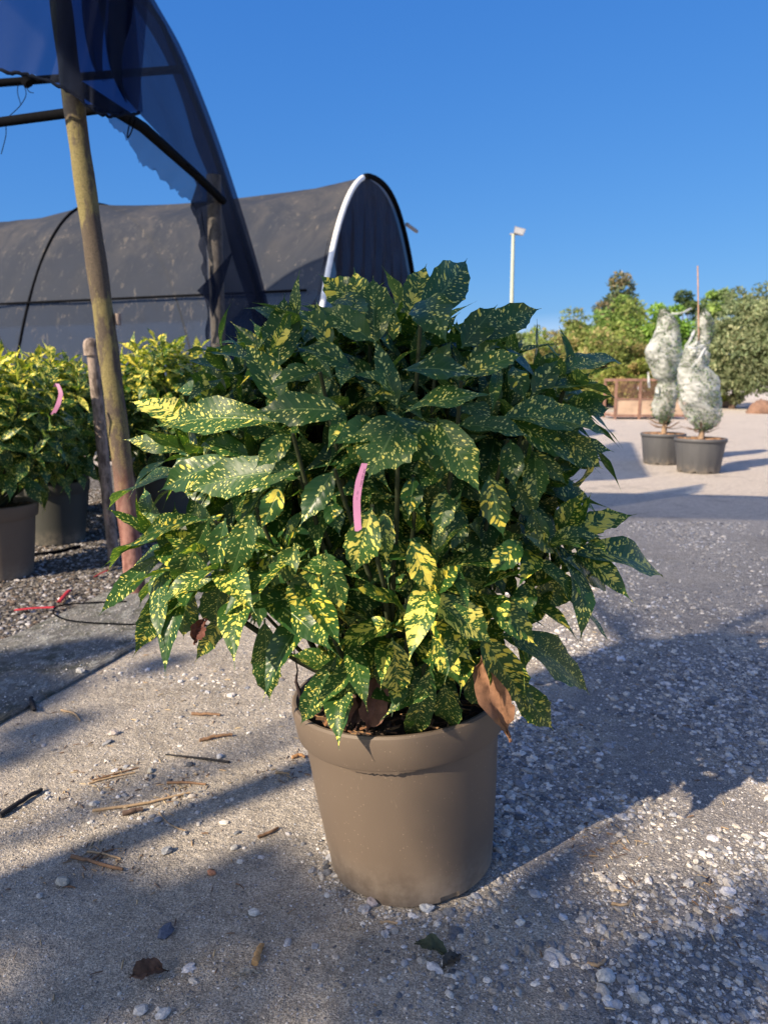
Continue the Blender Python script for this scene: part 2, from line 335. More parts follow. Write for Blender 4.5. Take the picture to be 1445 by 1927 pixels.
M['net_mid'] = net_mat('front_shade_net', (.008, .013, .030), .62, .2, (.55, .68, .95))
M['net_light'] = net_mat('shade_caster_net', (.03, .035, .045), .62, .1, (.9, .93, 1))
M['net_dark'] = plain('hem_black', (.006, .009, .018), .9, spec=.05)
def post_mat(name, lichen=True):
    t = NT(name); P = t.pos(); z = t.sep(P)[2]; n = t.noise(t.scale(P, 1, 1, .45), 26, 5, .7); f = t.noise(P, 330, 3, .75); b = t.noise(t.scale(P, 1, 1, .4), 9, 5, .7)
    rust = t.mix(t.step(n, .35, .65), (.13, .055, .045), (.30, .16, .13))
    brown = t.mix(t.step(f, .35, .65), (.04, .033, .026), (.12, .095, .07))
    lich = t.mix(t.step(f, .35, .65), (.07, .06, .025), (.26, .22, .095))
    c = t.mix(t.step(b, .46, .56), brown, lich) if lichen else t.mix(t.step(n, .35, .65), (.09, .07, .06), (.34, .28, .24))
    c = t.mix(t.math('SUBTRACT', 1, t.step(t.math('ADD', z, t.math('MULTIPLY', n, .5)), .55, 1.0)) if lichen else t.math('MULTIPLY', t.step(n, .55, .65), .6), c, rust)
    t.base(c, .85, .25); t.bump(t.math('ADD', f, t.math('MULTIPLY', n, 2)), .6, .004); return t.m
M['post'] = post_mat('lichen_post'); M['post_small'] = post_mat('rusty_pipe', False)
M['dark_wood'] = plain('dark_grey_wood', (.06, .055, .052), .85, 25, .5); M['black_metal'] = plain('black_pipe', (.004, .0045, .006), .8, spec=.03)
M['white_pipe'] = plain('white_pipe', (.75, .76, .74), .45, 12, .1); M['lamp_pole'] = plain('pale_green_pole', (.40, .43, .33), .6, 2, .1); M['grey_metal'] = plain('grey_metal', (.22, .22, .23), .5)
M['glass'] = plain('lamp_glass', (.35, .36, .38), .15, 5, .1); M['pink'] = plain('pink_label', (.40, .17, .29), .45, 20, .06); M['ink'] = plain('black_ink', (.03, .01, .03), .6)
M['rust'] = plain('rusty_steel', (.20, .115, .085), .85, 6, .4); M['board'] = plain('tan_board', (.40, .29, .21), .85, 3, .25)
M['wrap'] = None
def wrap_mat():
    t = NT('white_wrapping_mesh'); o = t.obj(); n = t.noise(t.scale(o, 1, 1, 2.6), 9, 5, .65, .8); f = t.noise(t.scale(o, .4, .4, 6), 30, 3, .6)
    t.base((.82, .85, .84), .6, .3); t.bump(t.math('ADD', t.math('MULTIPLY', n, 2), f), .5, .02)
    tl = t.n.new('ShaderNodeBsdfTranslucent'); t.set(tl.inputs[0], (.82, .86, .84)); mx = t.n.new('ShaderNodeMixShader'); mx.inputs[0].default_value = .35
    t.l.new(t.p.outputs[0], mx.inputs[1]); t.l.new(tl.outputs[0], mx.inputs[2])
    a = t.step(t.noise(o, 6, 4, .6, .5), .36, .64); a = t.math('ADD', a, t.math('MULTIPLY', t.step(n, .4, .7), .3)); a = t.math('ADD', t.math('MULTIPLY', a, .55), .12, clamp=True)
    t.alpha(a, (1, 1, 1), mx.outputs[0]); return t.m
M['wrap'] = wrap_mat()
# ---------------------------------------------------------------- leaves
def leaf(mb, base, tip, W, N, Y=.3, bow=.10, fold=.18, nl=18, nv=3, teeth=5, petiole=.07, twist=0, seed=None):
    base = np.asarray(base, float); tip = np.asarray(tip, float); A = tip - base; L = np.linalg.norm(A); A = A / L
    N = nrm(np.asarray(N) - A * np.dot(N, A))
    u = np.linspace(0, 1, nl + 1)
    ctrl = (base + tip) / 2 + N * bow * L * 2 - A * .05 * L
    P = ((1 - u) ** 2)[:, None] * base + (2 * u * (1 - u))[:, None] * ctrl + (u ** 2)[:, None] * tip
    T = np.gradient(P, axis=0); T /= np.linalg.norm(T, axis=1)[:, None]
    S = np.cross(T, N); S /= np.linalg.norm(S, axis=1)[:, None]; NN = np.cross(S, T)
    if twist:
        a = twist * (u - .2)[:, None]; S, NN = S * np.cos(a) + NN * np.sin(a), NN * np.cos(a) - S * np.sin(a)
    up = np.clip((u - petiole) / (1 - petiole), 0, 1)
    w = .5 * W * np.sin(math.pi * up ** .88) ** (.72 + 1.9 * up ** 3)
    w = np.maximum(w, .0018 * (1 - .8 * u)); 
    v = np.linspace(-1, 1, 2 * nv + 1)
    k = np.arange(nl + 1); saw = np.where((k % 3 == 1) & (up > .42) & (up < .95), 1, 0) * rng.uniform(.3, 1, nl + 1) * teeth * .022
    edge = np.abs(v) ** 6
    ww = w[:, None] * v * (1 + saw[:, None] * edge)
    adv = saw[:, None] * edge * .5 * W * .8
    r1, r2, r3 = rng.random(3)
    rip = np.sin(u[:, None] * (9 + 5 * r1) + r2 * 6 + np.sign(v) * 1.3) * (v ** 2) * .10 * W
    V = P[:, None] + S[:, None] * ww[..., None] + T[:, None] * adv[..., None] + NN[:, None] * ((np.abs(v) * fold * w[:, None]) + rip * (w[:, None] / (.5 * W)))[..., None]
    off = rng.random(2) * 40
    su = (u * L)[:, None] - .7 * np.abs(ww); U = np.stack([su + off[0], ww + off[1]], -1)
    C = np.stack([np.full(ww.shape, Y), np.broadcast_to(v * .5 + .5, ww.shape), np.full(ww.shape, r3), np.broadcast_to(u[:, None], ww.shape)], -1)
    mb.add(V.reshape(-1, 3), grid_faces(nl + 1, 2 * nv + 1), U.reshape(-1, 2), C.reshape(-1, 4))
def rosette(mb, c, axis, n, L, Wr=.38, Y=.3, nl=14, nv=2, droop=.12, inner=True):
    axis = nrm(axis); ref = np.array([0, 0, 1.]) if abs(axis[2]) < .8 else np.array([1., 0, 0]); a1 = nrm(np.cross(axis, ref)); a2 = np.cross(axis, a1)
    ph = rng.random() * 6.28
    for i in range(n):
        f = i / max(1, n - 1); th = ph + i * 2.4 + rng.normal(0, .15)
        po = rad(92 - 62 * f ** 1.3 + rng.normal(0, 7)); l = L * (1.05 - .45 * f) * rng.uniform(.85, 1.15)
        d = nrm(axis * math.cos(po) + (a1 * math.cos(th) + a2 * math.sin(th)) * math.sin(po)); d = nrm(d + np.array([0, 0, -droop * (1.3 - f)]))
        b = c - axis * .035 * (1 - f); yy = np.clip(Y + rng.normal(0, .13) + .12 * f, .02, 1)
        tp_ = b + d * l
        if mb is mbL and tp_[2] < .42 and np.hypot(*(tp_ - RIMC)[:2]) < .27: tp_[2] = .42; l = np.linalg.norm(tp_ - b)
        leaf(mb, b, tp_, l * Wr * rng.uniform(.85, 1.15), axis + np.array([0, 0, .25]) + rng.normal(0, .12, 3), yy, rng.uniform(.02, .17), rng.uniform(0, .5), nl, nv, twist=rng.normal(0, .55))
# ---------------------------------------------------------------- the setting: ground
def ground():
    mb = MB(); xs = np.concatenate([np.linspace(-400, -12, 14), np.linspace(-8, 8, 60), np.linspace(12, 400, 14)]); ys = np.concatenate([np.linspace(-60, -4, 8), np.linspace(-2, 12, 56), np.linspace(16, 700, 24)])
    X, Yg = np.meshgrid(xs, ys, indexing='ij'); Z = np.zeros_like(X)
    sheet(mb, np.stack([X, Yg, Z], -1)); tag(link('ground', mb, M['ground']), kind='structure')
    # old concrete kerb strip, its outer edge one side of the open joint
    j0, j1 = gnd(0, 1380), gnd(250, 1235); e0, e1 = gnd(0, 1212), gnd(205, 1116)
    def ext(a, b, t): return a + (b - a) * t
    mb = MB(); n = 90; tt = np.linspace(-3.0, 5.5, n); rows = []
    wob = np.cumsum(rng.normal(0, .0035, n)); wob -= np.linspace(0, wob[-1], n); wob2 = np.cumsum(rng.normal(0, .006, n)); wob2 -= np.linspace(0, wob2[-1], n)
    A = np.array([ext(j0, j1, t) for t in tt]); A[:, 0] += wob; B = np.array([[np.interp(a[1], [e0[1] - 3, e0[1], e1[1], e1[1] + 4], [e0[0] - .55, e0[0], e1[0], e1[0] + .5]), a[1], 0] for a in A]); B[:, 0] += wob2 - .012
    A = A - np.array([.006, 0, 0])
    P = np.stack([A * [1, 1, 0] + [0, 0, -.02], A * [1, 1, 0] + [0, 0, .010], A * [1, 1, 0] + [-.008, 0, .015], A * .5 + B * .5 + [0, 0, .017], B * [1, 1, 0] + [.015, 0, .015], B * [1, 1, 0] + [0, 0, .004], B * [1, 1, 0] + [0, 0, -.03]], 1)
    sheet(mb, P); tag(link('concrete_path', mb, M['slab'], smooth=False), kind='structure')
    # gravel bed under the nursery plants
    mb = MB(); Q = np.stack([B * [1, 1, 0] + [-.002, 0, .004], B * [0, 1, 0] + [-7.5, 0, .004]], 1); far = Q[-1].copy(); far[:, 1] = 9.0; far[0, 0] = -.7
    Q = np.concatenate([Q, far[None]]); sheet(mb, Q); tag(link('gravel_bed_ground', mb, M['bed']), kind='structure')
    return A, B
JA, JB = ground()
def jx(y): return np.interp(y, JA[:, 1], JA[:, 0])
def bx(y): return np.interp(y, JB[:, 1], JB[:, 0])
# ---------------------------------------------------------------- gravel
def stones(name, XY, size, zoff, pal, icos, flat=.6, z0=0.0):
    VI, FI = icos; n = len(XY); m = len(VI)
    S = size[:, None] * np.stack([rng.uniform(.75, 1.35, n), rng.uniform(.65, 1.05, n), rng.uniform(.45, .85, n) * flat * 1.4], 1)
    V = VI[None] * (1 + rng.normal(0, .13 if m > 12 else .2, (n, m, 1))) * S[:, None]
    a = rng.uniform(0, 6.28, n); tl = rng.normal(0, .25, n); ca, sa, ct, st = np.cos(a), np.sin(a), np.cos(tl), np.sin(tl)
    y = V[..., 1] * ct[:, None] - V[..., 2] * st[:, None]; z = V[..., 1] * st[:, None] + V[..., 2] * ct[:, None]; x = V[..., 0]
    V = np.stack([x * ca[:, None] - y * sa[:, None] + XY[:, 0:1], x * sa[:, None] + y * ca[:, None] + XY[:, 1:2], z + (S[:, 2] * (zoff - .32))[:, None] + z0], -1)
    F = (FI[None] + (np.arange(n) * m)[:, None, None]).reshape(-1, 3)
    pi = rng.integers(0, len(pal), n); c = np.array(pal)[pi] * rng.uniform(.6, 1.15, n)[:, None] * [1, .98, .95]; C = np.concatenate([c, np.ones((n, 1))], 1); C = np.repeat(C[:, None], m, 1).reshape(-1, 4)
    mb = MB(); mb.add(V.reshape(-1, 3), F, None, C); return link(name, mb, M['stone'], smooth=False)
PAL = [(.36, .37, .39), (.22, .23, .25), (.52, .51, .48), (.56, .53, .48), (.14, .15, .17), (.42, .39, .35), (.64, .62, .58), (.30, .32, .36), (.58, .58, .60)]
def vnoise(x, y, s, seed=0):
    r = np.random.default_rng(seed); g = r.random((64, 64)); X = x * s + 17.3; Yv = y * s + 9.1; i = np.floor(X).astype(int); j = np.floor(Yv).astype(int); fx = X - i; fy = Yv - j
    fx = fx * fx * (3 - 2 * fx); fy = fy * fy * (3 - 2 * fy); q = lambda a, b: g[a % 64, b % 64]
    return (q(i, j) * (1 - fx) + q(i + 1, j) * fx) * (1 - fy) + (q(i, j + 1) * (1 - fx) + q(i + 1, j + 1) * fx) * fy
POT = np.array([0.060, 1.475, 0.0]); RIMC = np.array([0.029, 1.475, 0.0])
def gravel():
    n = 300000; x = rng.uniform(-1.6, 2.6, n); y = .75 + 4.6 * rng.random(n) ** 1.25
    s = lambda v, a, b: np.clip((v - a) / (b - a), 0, 1)
    right = s(x, .0, .35) * (1 - .75 * s(y, 2.3, 3.0)); patch = vnoise(x, y, 2.4, 3) * .55 + vnoise(x, y, 6, 5) * .45
    ring = np.exp(-((np.hypot(x - POT[0], y - POT[1]) - .19) / .035) ** 2) * (x > -.15)
    dens = .004 + .022 * (x > 0) + right * np.clip((patch - .27) * 3.4, 0, 1) * .85 + ring * .55 + .12 * s(patch, .62, .8)
    ok = (rng.random(n) < dens) & (np.hypot(x - POT[0], y - POT[1]) > .172) & (x > jx(y) + .02)
    XY = np.stack([x, y], 1)[ok]; size = np.clip(rng.lognormal(math.log(.0034), .47, len(XY)), .0022, .0125) * np.where(rng.random(len(XY)) < .3, 1.25, 1)
    bg = size > .0062
    a_ = stones('gravel', XY[bg], size[bg], .4, PAL, ICO1); b_ = stones('gravel', XY[~bg], size[~bg], .4, PAL, ICO0)
    tag(a_, 'larger loose grey and white gravel scattered over the dusty yard', 'gravel', kind='stuff'); tag(b_, 'fine loose grey gravel scattered over the dusty yard', 'gravel', kind='stuff')
    n = 70000; x = rng.uniform(-1.3, 1.6, n); y = .75 + 2.2 * rng.random(n) ** 1.2; ok = (np.hypot(x - POT[0], y - POT[1]) > .172) & (rng.random(n) < .25 + .75 * vnoise(x, y, 5, 8)) & (x > jx(y) + .01)
    XY = np.stack([x, y], 1)[ok]; tag(stones('grit', XY, rng.uniform(.0010, .0028, len(XY)), .3, PAL, ICO0), 'fine grit and crumbs of stone on the ground round the pot', 'grit', kind='stuff')
    n = 2600; y = rng.uniform(1.6, 3.6, n); x = jx(y) - .02 - rng.random(n) * .5; ok = x > bx(y); XY = np.stack([x, y], 1)[ok]; tag(stones('path_grit', XY, rng.uniform(.0015, .0042, len(XY)), .6, PAL, ICO0, z0=.0155), 'stone crumbs lying on the old concrete strip', 'grit', kind='stuff')
    n = 26000; y = rng.uniform(2.4, 7, n); x = rng.uniform(-3.2, -1.0, n); ok = x < bx(y) - .005; XY = np.stack([x, y], 1)[ok]
    pb = [(.10, .09, .08), (.07, .065, .06), (.16, .15, .14), (.28, .27, .27), (.13, .10, .08), (.40, .40, .42)]
    tag(stones('bed_gravel', XY, rng.uniform(.006, .013, len(XY)), .5, pb, ICO0, z0=.004), 'dark mixed pebbles and chips covering the bed round the left shrubs', 'gravel', kind='stuff')
gravel()
# ---------------------------------------------------------------- pots
def pot_profile(Rt, Rb, H, lip):
    return [(0, .004), (Rb - .02, .004), (Rb - .006, .0), (Rb, .006), (Rb + .0008, .016), (Rb + .0016, .024), (Rb * .5 + Rt * .5 - .008, (H - lip) * .5), (Rt - .0200, H - lip - .004), (Rt - .0195, H - lip), (Rt - .0085, H - lip + .0005), (Rt - .0065, H - lip + .004), (Rt, H - .014), (Rt - .001, H - .004), (Rt - .005, H), (Rt - .010, H), (Rt - .013, H - .005), (Rt - .020, H - .05), (Rt - .03, H - .12)]
def potmesh(name, parent, c, Rt, Rb, H, lip, mat, seg=96, notch=None, ribs=0):
    mb = MB(); pr = pot_profile(Rt, Rb, H, lip)
    lathe(mb, pr[:9], seg, c); o = link('body', mb, mat, parent)
    V = o.data.vertices
    if notch is not None:
        for v in V:
            a = math.atan2(v.co.y, v.co.x)
            for k in range(6):
                d = (a - notch - k * math.pi / 3 + math.pi) % (2 * math.pi) - math.pi
                if abs(d) < .11 and v.co.z < .013: v.co.z += .013 if v.co.z > .003 else 0; v.co.x *= .985; v.co.y *= .985
    mb = MB(); lathe(mb, pr[8:], seg, c); r = link('rim', mb, mat, parent)
    for q in (o, r): q.data.set_sharp_from_angle(angle=rad(32))
    return o, r
def soil(parent, c, R, z, n, pal, s=1.0, far=False):
    mb = MB(); lathe(mb, [(0, z + .012), (R * .6, z + .008), (R, z)], 40, c, (.05, .035, .025, 1))
    for i in range(n):
        a = rng.random() * 6.28; r = R * .97 * math.sqrt(rng.random()); L = rng.uniform(.012, .04) * s; w = rng.uniform(.003, .008) * s; t = rng.random() * 6.28
        p = np.array([c[0] + r * math.cos(a), c[1] + r * math.sin(a), c[2] + z + .014 + rng.uniform(0, .008)]); d = np.array([math.cos(t), math.sin(t), rng.normal(0, .25)]) * L / 2; q = np.array([-math.sin(t), math.cos(t), rng.normal(0, .4)]) * w / 2; u = np.array([0, 0, w * .35])
        cc = np.array(pal[rng.integers(len(pal))]) * rng.uniform(.6, 1.3)
        V = [p - d - q, p + d - q * .6, p + d + q * .6, p - d + q, p - d * .9 - q * .6 + u, p + d * .9 - q * .4 + u, p + d * .9 + q * .4 + u, p - d * .9 + q * .6 + u]
        mb.add(V, [[4, 5, 6, 7], [0, 1, 5, 4], [1, 2, 6, 5], [2, 3, 7, 6], [3, 0, 4, 7]], None, (*cc, 1))
    return link('mulch', mb, M['bark_mulch'], parent, smooth=False)
MULCH = [(.10, .055, .03), (.20, .10, .05), (.05, .035, .025), (.30, .18, .09), (.08, .05, .035)]
RT, RB, PH, LIP = .219, .170, .378, .070
pot = thing('plant_pot', POT, 'taupe brown plastic pot standing in front, holding the large speckled shrub', 'plant pot')
potmesh('pot', pot, POT, RT, RB, PH, LIP, M['pot'], 128, notch=-1.15)
soil(pot, POT, RT - .026, PH - .035, 420, MULCH)
# torn flashing under the rim and black nicks
mb = MB(); th = np.linspace(rad(-125), rad(-80), 40); w = .0065 * np.sin(np.linspace(0, math.pi, 40)) ** .7 * (1 + rng.normal(0, .18, 40)); zt = PH - LIP + .001
P = np.stack([np.stack([POT[0] + (RT - .0085) * np.cos(th), POT[1] + (RT - .0085) * np.sin(th), np.full(40, zt)], 1), np.stack([POT[0] + (RT - .010) * np.cos(th), POT[1] + (RT - .010) * np.sin(th), zt - w], 1)], 1)
sheet(mb, P); link('rim_flashing', mb, M['pot'], pot)
pot.rotation_euler.y = -.082
# ---------------------------------------------------------------- main shrub
shrub = thing('spotted_shrub', RIMC + [0, 0, PH - .03], 'large dark green shrub with yellow-spotted leaves growing in the taupe pot in front', 'shrub')
ROOT = RIMC + np.array([0, 0, PH - .03])
# base px, tip px, width px, yellow, depth offset(m, + = further), roll toward sky 0..1, bow
H = [
(695,600,600,516,62,.75,.10,.3,.05),(692,640,666,503,70,.75,.08,.1,.03),(705,650,702,518,84,.35,.05,.15,.03),(765,600,803,496,52,.75,.04,.1,.03),(782,606,879,486,84,.4,0,.1,.06),
(795,565,843,650,92,.35,-.05,.4,.08),(868,655,936,573,74,.3,.02,.2,.04),(880,645,1019,580,58,.28,.05,.3,.06),(522,695,536,552,78,.25,.03,.1,.03),(508,668,552,580,30,.95,0,.0,.12),
(505,668,434,605,27,.7,.02,.2,-.05),(625,655,558,578,74,.6,-.02,.3,.1),(700,642,598,577,98,.35,-.06,.35,.09),(535,765,458,642,62,.4,-.01,.3,.05),(500,695,340,662,48,.3,.02,.8,.06),
(395,772,378,690,24,1,.05,0,.05),(525,795,283,806,74,.5,-.02,.5,.06),(385,800,244,756,56,1,-.03,.35,.05),(650,775,470,778,62,.28,-.06,.55,.08),(660,690,555,652,45,.4,-.05,.5,.05),
(752,790,690,906,112,.38,-.06,.25,.06),(800,793,745,882,112,.3,-.03,.3,.06),(822,786,906,934,74,.45,-.07,.2,.05),(757,778,937,743,50,.25,-.08,.9,.05),(757,696,912,712,54,.25,-.07,.7,.06),
(870,717,986,667,54,.35,-.05,.6,.05),(748,768,702,632,48,.3,-.07,.1,.04),(742,746,662,704,42,.5,-.08,.6,.12),(648,772,614,852,30,.6,-.04,.1,.05),(722,802,622,838,52,.3,-.05,.5,.05),
(548,818,478,884,58,.4,-.05,.3,.04),(442,868,298,926,58,.4,-.04,.5,.06),(355,898,198,966,72,.3,.0,.45,.07),(565,885,345,926,78,.32,-.06,.4,.06),(528,915,490,998,72,.75,-.07,.1,.05),
(628,886,563,992,58,.22,-.04,.2,.05),(392,978,200,1082,78,.5,-.03,.4,.08),(318,1035,186,1160,38,.3,.02,.3,.06),(395,975,330,1108,72,.25,-.05,.2,.07),(425,975,408,1092,52,.3,-.05,.1,.06),
(478,960,434,1088,64,.32,-.05,.1,.06),(335,1060,250,1238,58,.6,-.01,.15,.04),(348,1085,346,1202,68,.6,.0,.1,.04),(420,1085,404,1184,74,.5,-.02,.1,.04),(458,1115,367,1247,40,.75,.0,.1,.05),
(498,1165,508,1324,66,.3,.02,.1,.03),(490,1070,488,1190,48,.3,.02,.1,.03),(562,1025,508,1110,62,.5,-.02,.1,.05),(603,1060,538,1156,64,.75,-.03,.1,.05),(612,1035,650,1162,52,.45,-.05,.1,.05),
(700,955,662,1088,84,.75,-.05,.1,.05),(722,960,728,1064,42,.75,-.03,.1,.03),(772,1015,812,1118,66,.95,-.04,.15,.06),(812,1112,875,1057,46,.7,-.05,.2,.04),(768,1155,652,1108,50,.75,-.05,.55,.07),
(772,1130,802,1180,36,1,-.07,.2,.05),(742,1172,625,1222,58,.75,-.05,.5,.07),(738,1200,750,1310,80,.9,-.06,.3,.1),(806,1168,895,1250,46,.9,-.07,.3,.05),(812,1195,866,1292,52,.8,-.06,.2,.05),
(812,1248,764,1397,62,.35,-.06,.1,.06),(836,1285,852,1374,62,.5,-.05,.1,.05),(636,1230,565,1366,56,.3,-.02,.1,.06),(662,1232,668,1312,54,.45,-.04,.1,.05),(722,1235,722,1302,46,.4,-.02,.1,.05),
(802,1120,932,1216,68,.75,-.06,.45,.06),(930,1192,1110,1310,82,.5,-.03,.4,.07),(915,1120,1012,1218,58,.75,-.04,.3,.05),(902,1188,992,1332,78,.7,-.05,.25,.07),(955,1275,1041,1374,64,.6,-.02,.25,.05),
(1002,1095,962,1176,54,.6,-.02,.1,.05),(1000,1130,1112,1108,48,.5,.02,-.3,-.08),(1072,1042,1254,1094,76,.7,0,.45,.09),(1058,1050,1142,1118,56,.5,-.02,.3,.05),(1058,1012,1172,966,58,.95,0,.4,.04),
(1050,1012,1101,921,56,.8,.03,.1,.03),(1042,1040,978,1003,36,.5,-.02,.4,.04),(982,1018,916,1085,58,.65,-.05,.2,.05),(1038,716,1178,690,46,.3,.02,.6,.10),(1000,745,1052,674,52,.35,.02,.2,.04),
(1010,735,1168,757,60,.4,0,.6,.08),(938,786,1152,824,78,.45,-.03,.5,.07),(952,788,1092,884,62,.5,-.02,.4,.06),(1050,815,1134,883,60,.5,.02,.3,.05),(858,800,1008,826,46,.2,-.05,.5,.06),
(960,828,970,925,54,.3,-.02,.1,.04),(920,895,948,1014,72,.65,-.03,.1,.04),(1000,850,1068,914,34,.4,.03,.3,.03),(1005,858,1012,956,74,.45,0,.1,.04),(838,922,826,1014,62,.6,-.03,.1,.04),
(778,898,768,978,48,.55,.02,.1,.04),(1002,958,1022,1046,62,.4,0,.1,.04),(938,690,925,782,28,.4,-.03,0,.04),(965,690,990,760,44,.3,0,.1,.04),(655,690,640,732,42,.3,-.04,.2,.06),
(600,700,500,735,58,.25,-.02,.6,.05),(880,690,940,640,60,.3,.03,.3,.04),(640,560,690,620,60,.5,.05,.3,.05),(740,640,745,585,50,.3,.04,.2,.04),(470,860,380,830,56,.35,.02,.5,.05),
(820,700,850,640,60,.25,.05,.3,.04),(620,940,640,1010,56,.3,.0,.1,.04),(880,1040,900,1120,54,.4,.03,.1,.04),(960,900,1010,985,66,.35,.04,.1,.05),(870,960,850,1040,58,.3,.04,.1,.05),
(560,900,470,905,60,.3,.02,.5,.05),(1060,780,1150,770,50,.4,.03,.5,.06),(700,1130,660,1200,54,.35,.04,.2,.05),(880,1260,905,1330,54,.4,.03,.1,.05),(1010,1050,1045,1120,52,.5,.02,.1,.05),
]
def shell(px, py):
    r2 = min(.98, ((px - 715) / 520) ** 2 + ((py - 880) / 430) ** 2); D = 1.49 - .42 * math.sqrt(1 - r2)
    if py > 1150: D = min(D, 1.49 - .28 * min(1, (1450 - py) / 200)) if abs(px - 760) < 300 else D
    return D
mbL = MB(); basepts = []
for (bx0, by0, tx, ty, w, Yv, dz, roll, bow) in H:
    Db = shell(bx0, by0) + dz + .05; Dt = shell(tx, ty) + dz
    b = at(bx0, by0, Db); t = at(tx, ty, Dt); Dm = (Db + Dt) / 2; W = w / FPX * Dm * 1.03
    N = nrm(np.array([0, 0, CAMZ]) - (b + t) / 2) * (1 - abs(roll) * .75) + np.array([0, 0, 1.]) * roll + rng.normal(0, .10, 3)
    W = W / max(.55, 1 - .45 * abs(roll))
    W = min(W * .80, .46 * np.linalg.norm(t - b)) if w < 100 else W * .9
    leaf(mbL, b, t, W, N, Yv, bow * .8 + .02, rng.uniform(.05, .42), 22, 4, 6, .05, twist=rng.normal(0, .35)); basepts.append(b)
# body of the bush behind and round those leaves
CC = np.array([.0, 1.51, .845]); RR = np.array([.365, .35, .265]); tips = []
k = 0; NR = 165
for i in range(NR):
    z = 1 - 2 * (i + .5) / NR; a = i * 2.39996; r = math.sqrt(1 - z * z); d = np.array([r * math.cos(a), r * math.sin(a), z]); 
    sc_ = rng.uniform(.82, 1.0); c = CC + d * RR * sc_
    if d[2] < -.55 and r < .7: continue
    if d[1] < 0: c[1] += .05
    ax = nrm(d / RR * .3 + np.array([0, 0, .45])); rosette(mbL, c, ax, 8, .185, .265, .24 + .15 * (d[2] < -.2), 14, 2); tips.append(c)
for i in range(26):                                     # lower skirt, drooping outward
    a = i * 2.39996; R = rng.uniform(.10, .27); c = np.array([CC[0] + .03 + R * math.cos(a), CC[1] + R * math.sin(a), rng.uniform(.48, .62)])
    if c[0] < -.15: c[2] += .12
    rosette(mbL, c, np.array([math.cos(a) * .7, math.sin(a) * .7, .7]), 7, .15, .35, .5, 14, 2, .35); tips.append(c)
for px_, py_, dd, yy, dx_ in ((300, 1010, .0, .35, -1), (345, 1065, -.03, .5, -.8), (405, 1055, -.06, .45, -.6), (465, 1085, -.05, .5, -.5), (540, 1050, -.04, .45, -.3), (590, 1120, -.02, .45, -.2), (655, 1175, -.02, .45, 0), (1010, 1030, -.02, .45, .6), (1075, 1000, .02, .55, .9), (975, 1125, -.02, .55, .5),
                            (1060, 1075, .03, .5, 1), (900, 1110, -.03, .45, .3), (820, 1060, -.02, .5, .1), (1060, 735, .04, .35, 1), (430, 700, .06, .3, -.8), (350, 850, .02, .35, -1), (560, 620, .04, .35, -.3), (730, 1190, -.03, .6, 0), (880, 1220, 0, .5, .3)):
    c = at(px_, py_, shell(px_, py_) + .07 + dd); rosette(mbL, c, np.array([dx_ * .8, -.45, .75]), 8, .17, .28, yy, 16, 2, .40 if py_ > 950 else .15); tips.append(c)
for i in range(60):                                     # inner foliage
    d = nrm(rng.normal(0, 1, 3)); c = CC + d * RR * rng.uniform(.3, .6) + [0, .04, 0]; rosette(mbL, c, nrm(d + [0, 0, .6]), 7, .15, .37, .22, 10, 2); tips.append(c)
link('foliage', mbL, M['leaf'], shrub)
def stem_to(c, root, r0, r1, mat='stem'):
    mb = MB(); t = np.linspace(0, 1, 12)[:, None]; m = root * .5 + c * .5 + np.array([(c[0] - root[0]) * .12, (c[1] - root[1]) * .12, -.04]); P = (1 - t) ** 2 * root + 2 * t * (1 - t) * m + t ** 2 * c
    P[1:-1] += rng.normal(0, .002, (10, 3)); tube(mb, P, np.linspace(r0, r1, 12), 7, (.035, .045, .02, 1)); return mb
for i in range(0, len(tips), 4):
    r = ROOT + np.array([rng.normal(0, .035), rng.normal(0, .03), 0]); link('stem', stem_to(tips[i], r, .0085, .004), M['bark'], shrub)
for i in range(0, len(basepts), 5):
    r = ROOT + np.array([rng.normal(0, .05), rng.normal(-.02, .03), 0]); q = basepts[i] + [0, .02, 0]; link('stem', stem_to(q, r, .007, .003), M['bark'], shrub)
# withered leaves hanging low in the bush
def dead(b, t, W, N, c, parent, name='withered_leaf', curl=.9):
    mb = MB(); leaf(mb, b, t, W, N, 0, .12, curl, 16, 4, 3, twist=rng.normal(0, .8)); V = mb.V[0]; V += rng.normal(0, .0016, V.shape); mb.C[0][:] = (*c, 1); return link(name, mb, M['dry'], parent)
dead(at(905, 1235, 1.24), at(960, 1394, 1.215), .05, (-.4, -1, .2), (.22, .115, .065), shrub)
dead(at(712, 1262, 1.29), at(690, 1378, 1.28), .048, (.2, -1, .1), (.13, .065, .045), shrub)
dead(at(625, 1262, 1.37), at(652, 1378, 1.33), .05, (.2, -1, .1), (.10, .05, .038), shrub)
dead(at(660, 1275, 1.38), at(668, 1380, 1.34), .035, (.5, -1, .1), (.09, .05, .04), shrub)
dead(at(385, 1165, 1.25), at(366, 1212, 1.24), .026, (0, -1, .1), (.11, .04, .03), shrub)
dead(at(462, 1115, 1.28), at(455, 1180, 1.28), .028, (0, -1, .1), (.12, .045, .03), shrub)
mb = MB(); tube(mb, [at(x, y, 1.31) for x, y in ((552, 1215), (556, 1240), (560, 1262), (557, 1283), (563, 1300), (566, 1320))], [.0015, .0012, .0014, .003, .004, .0015], 6, (.03, .02, .02, 1)); link('dry_twig', mb, M['bark'], shrub)
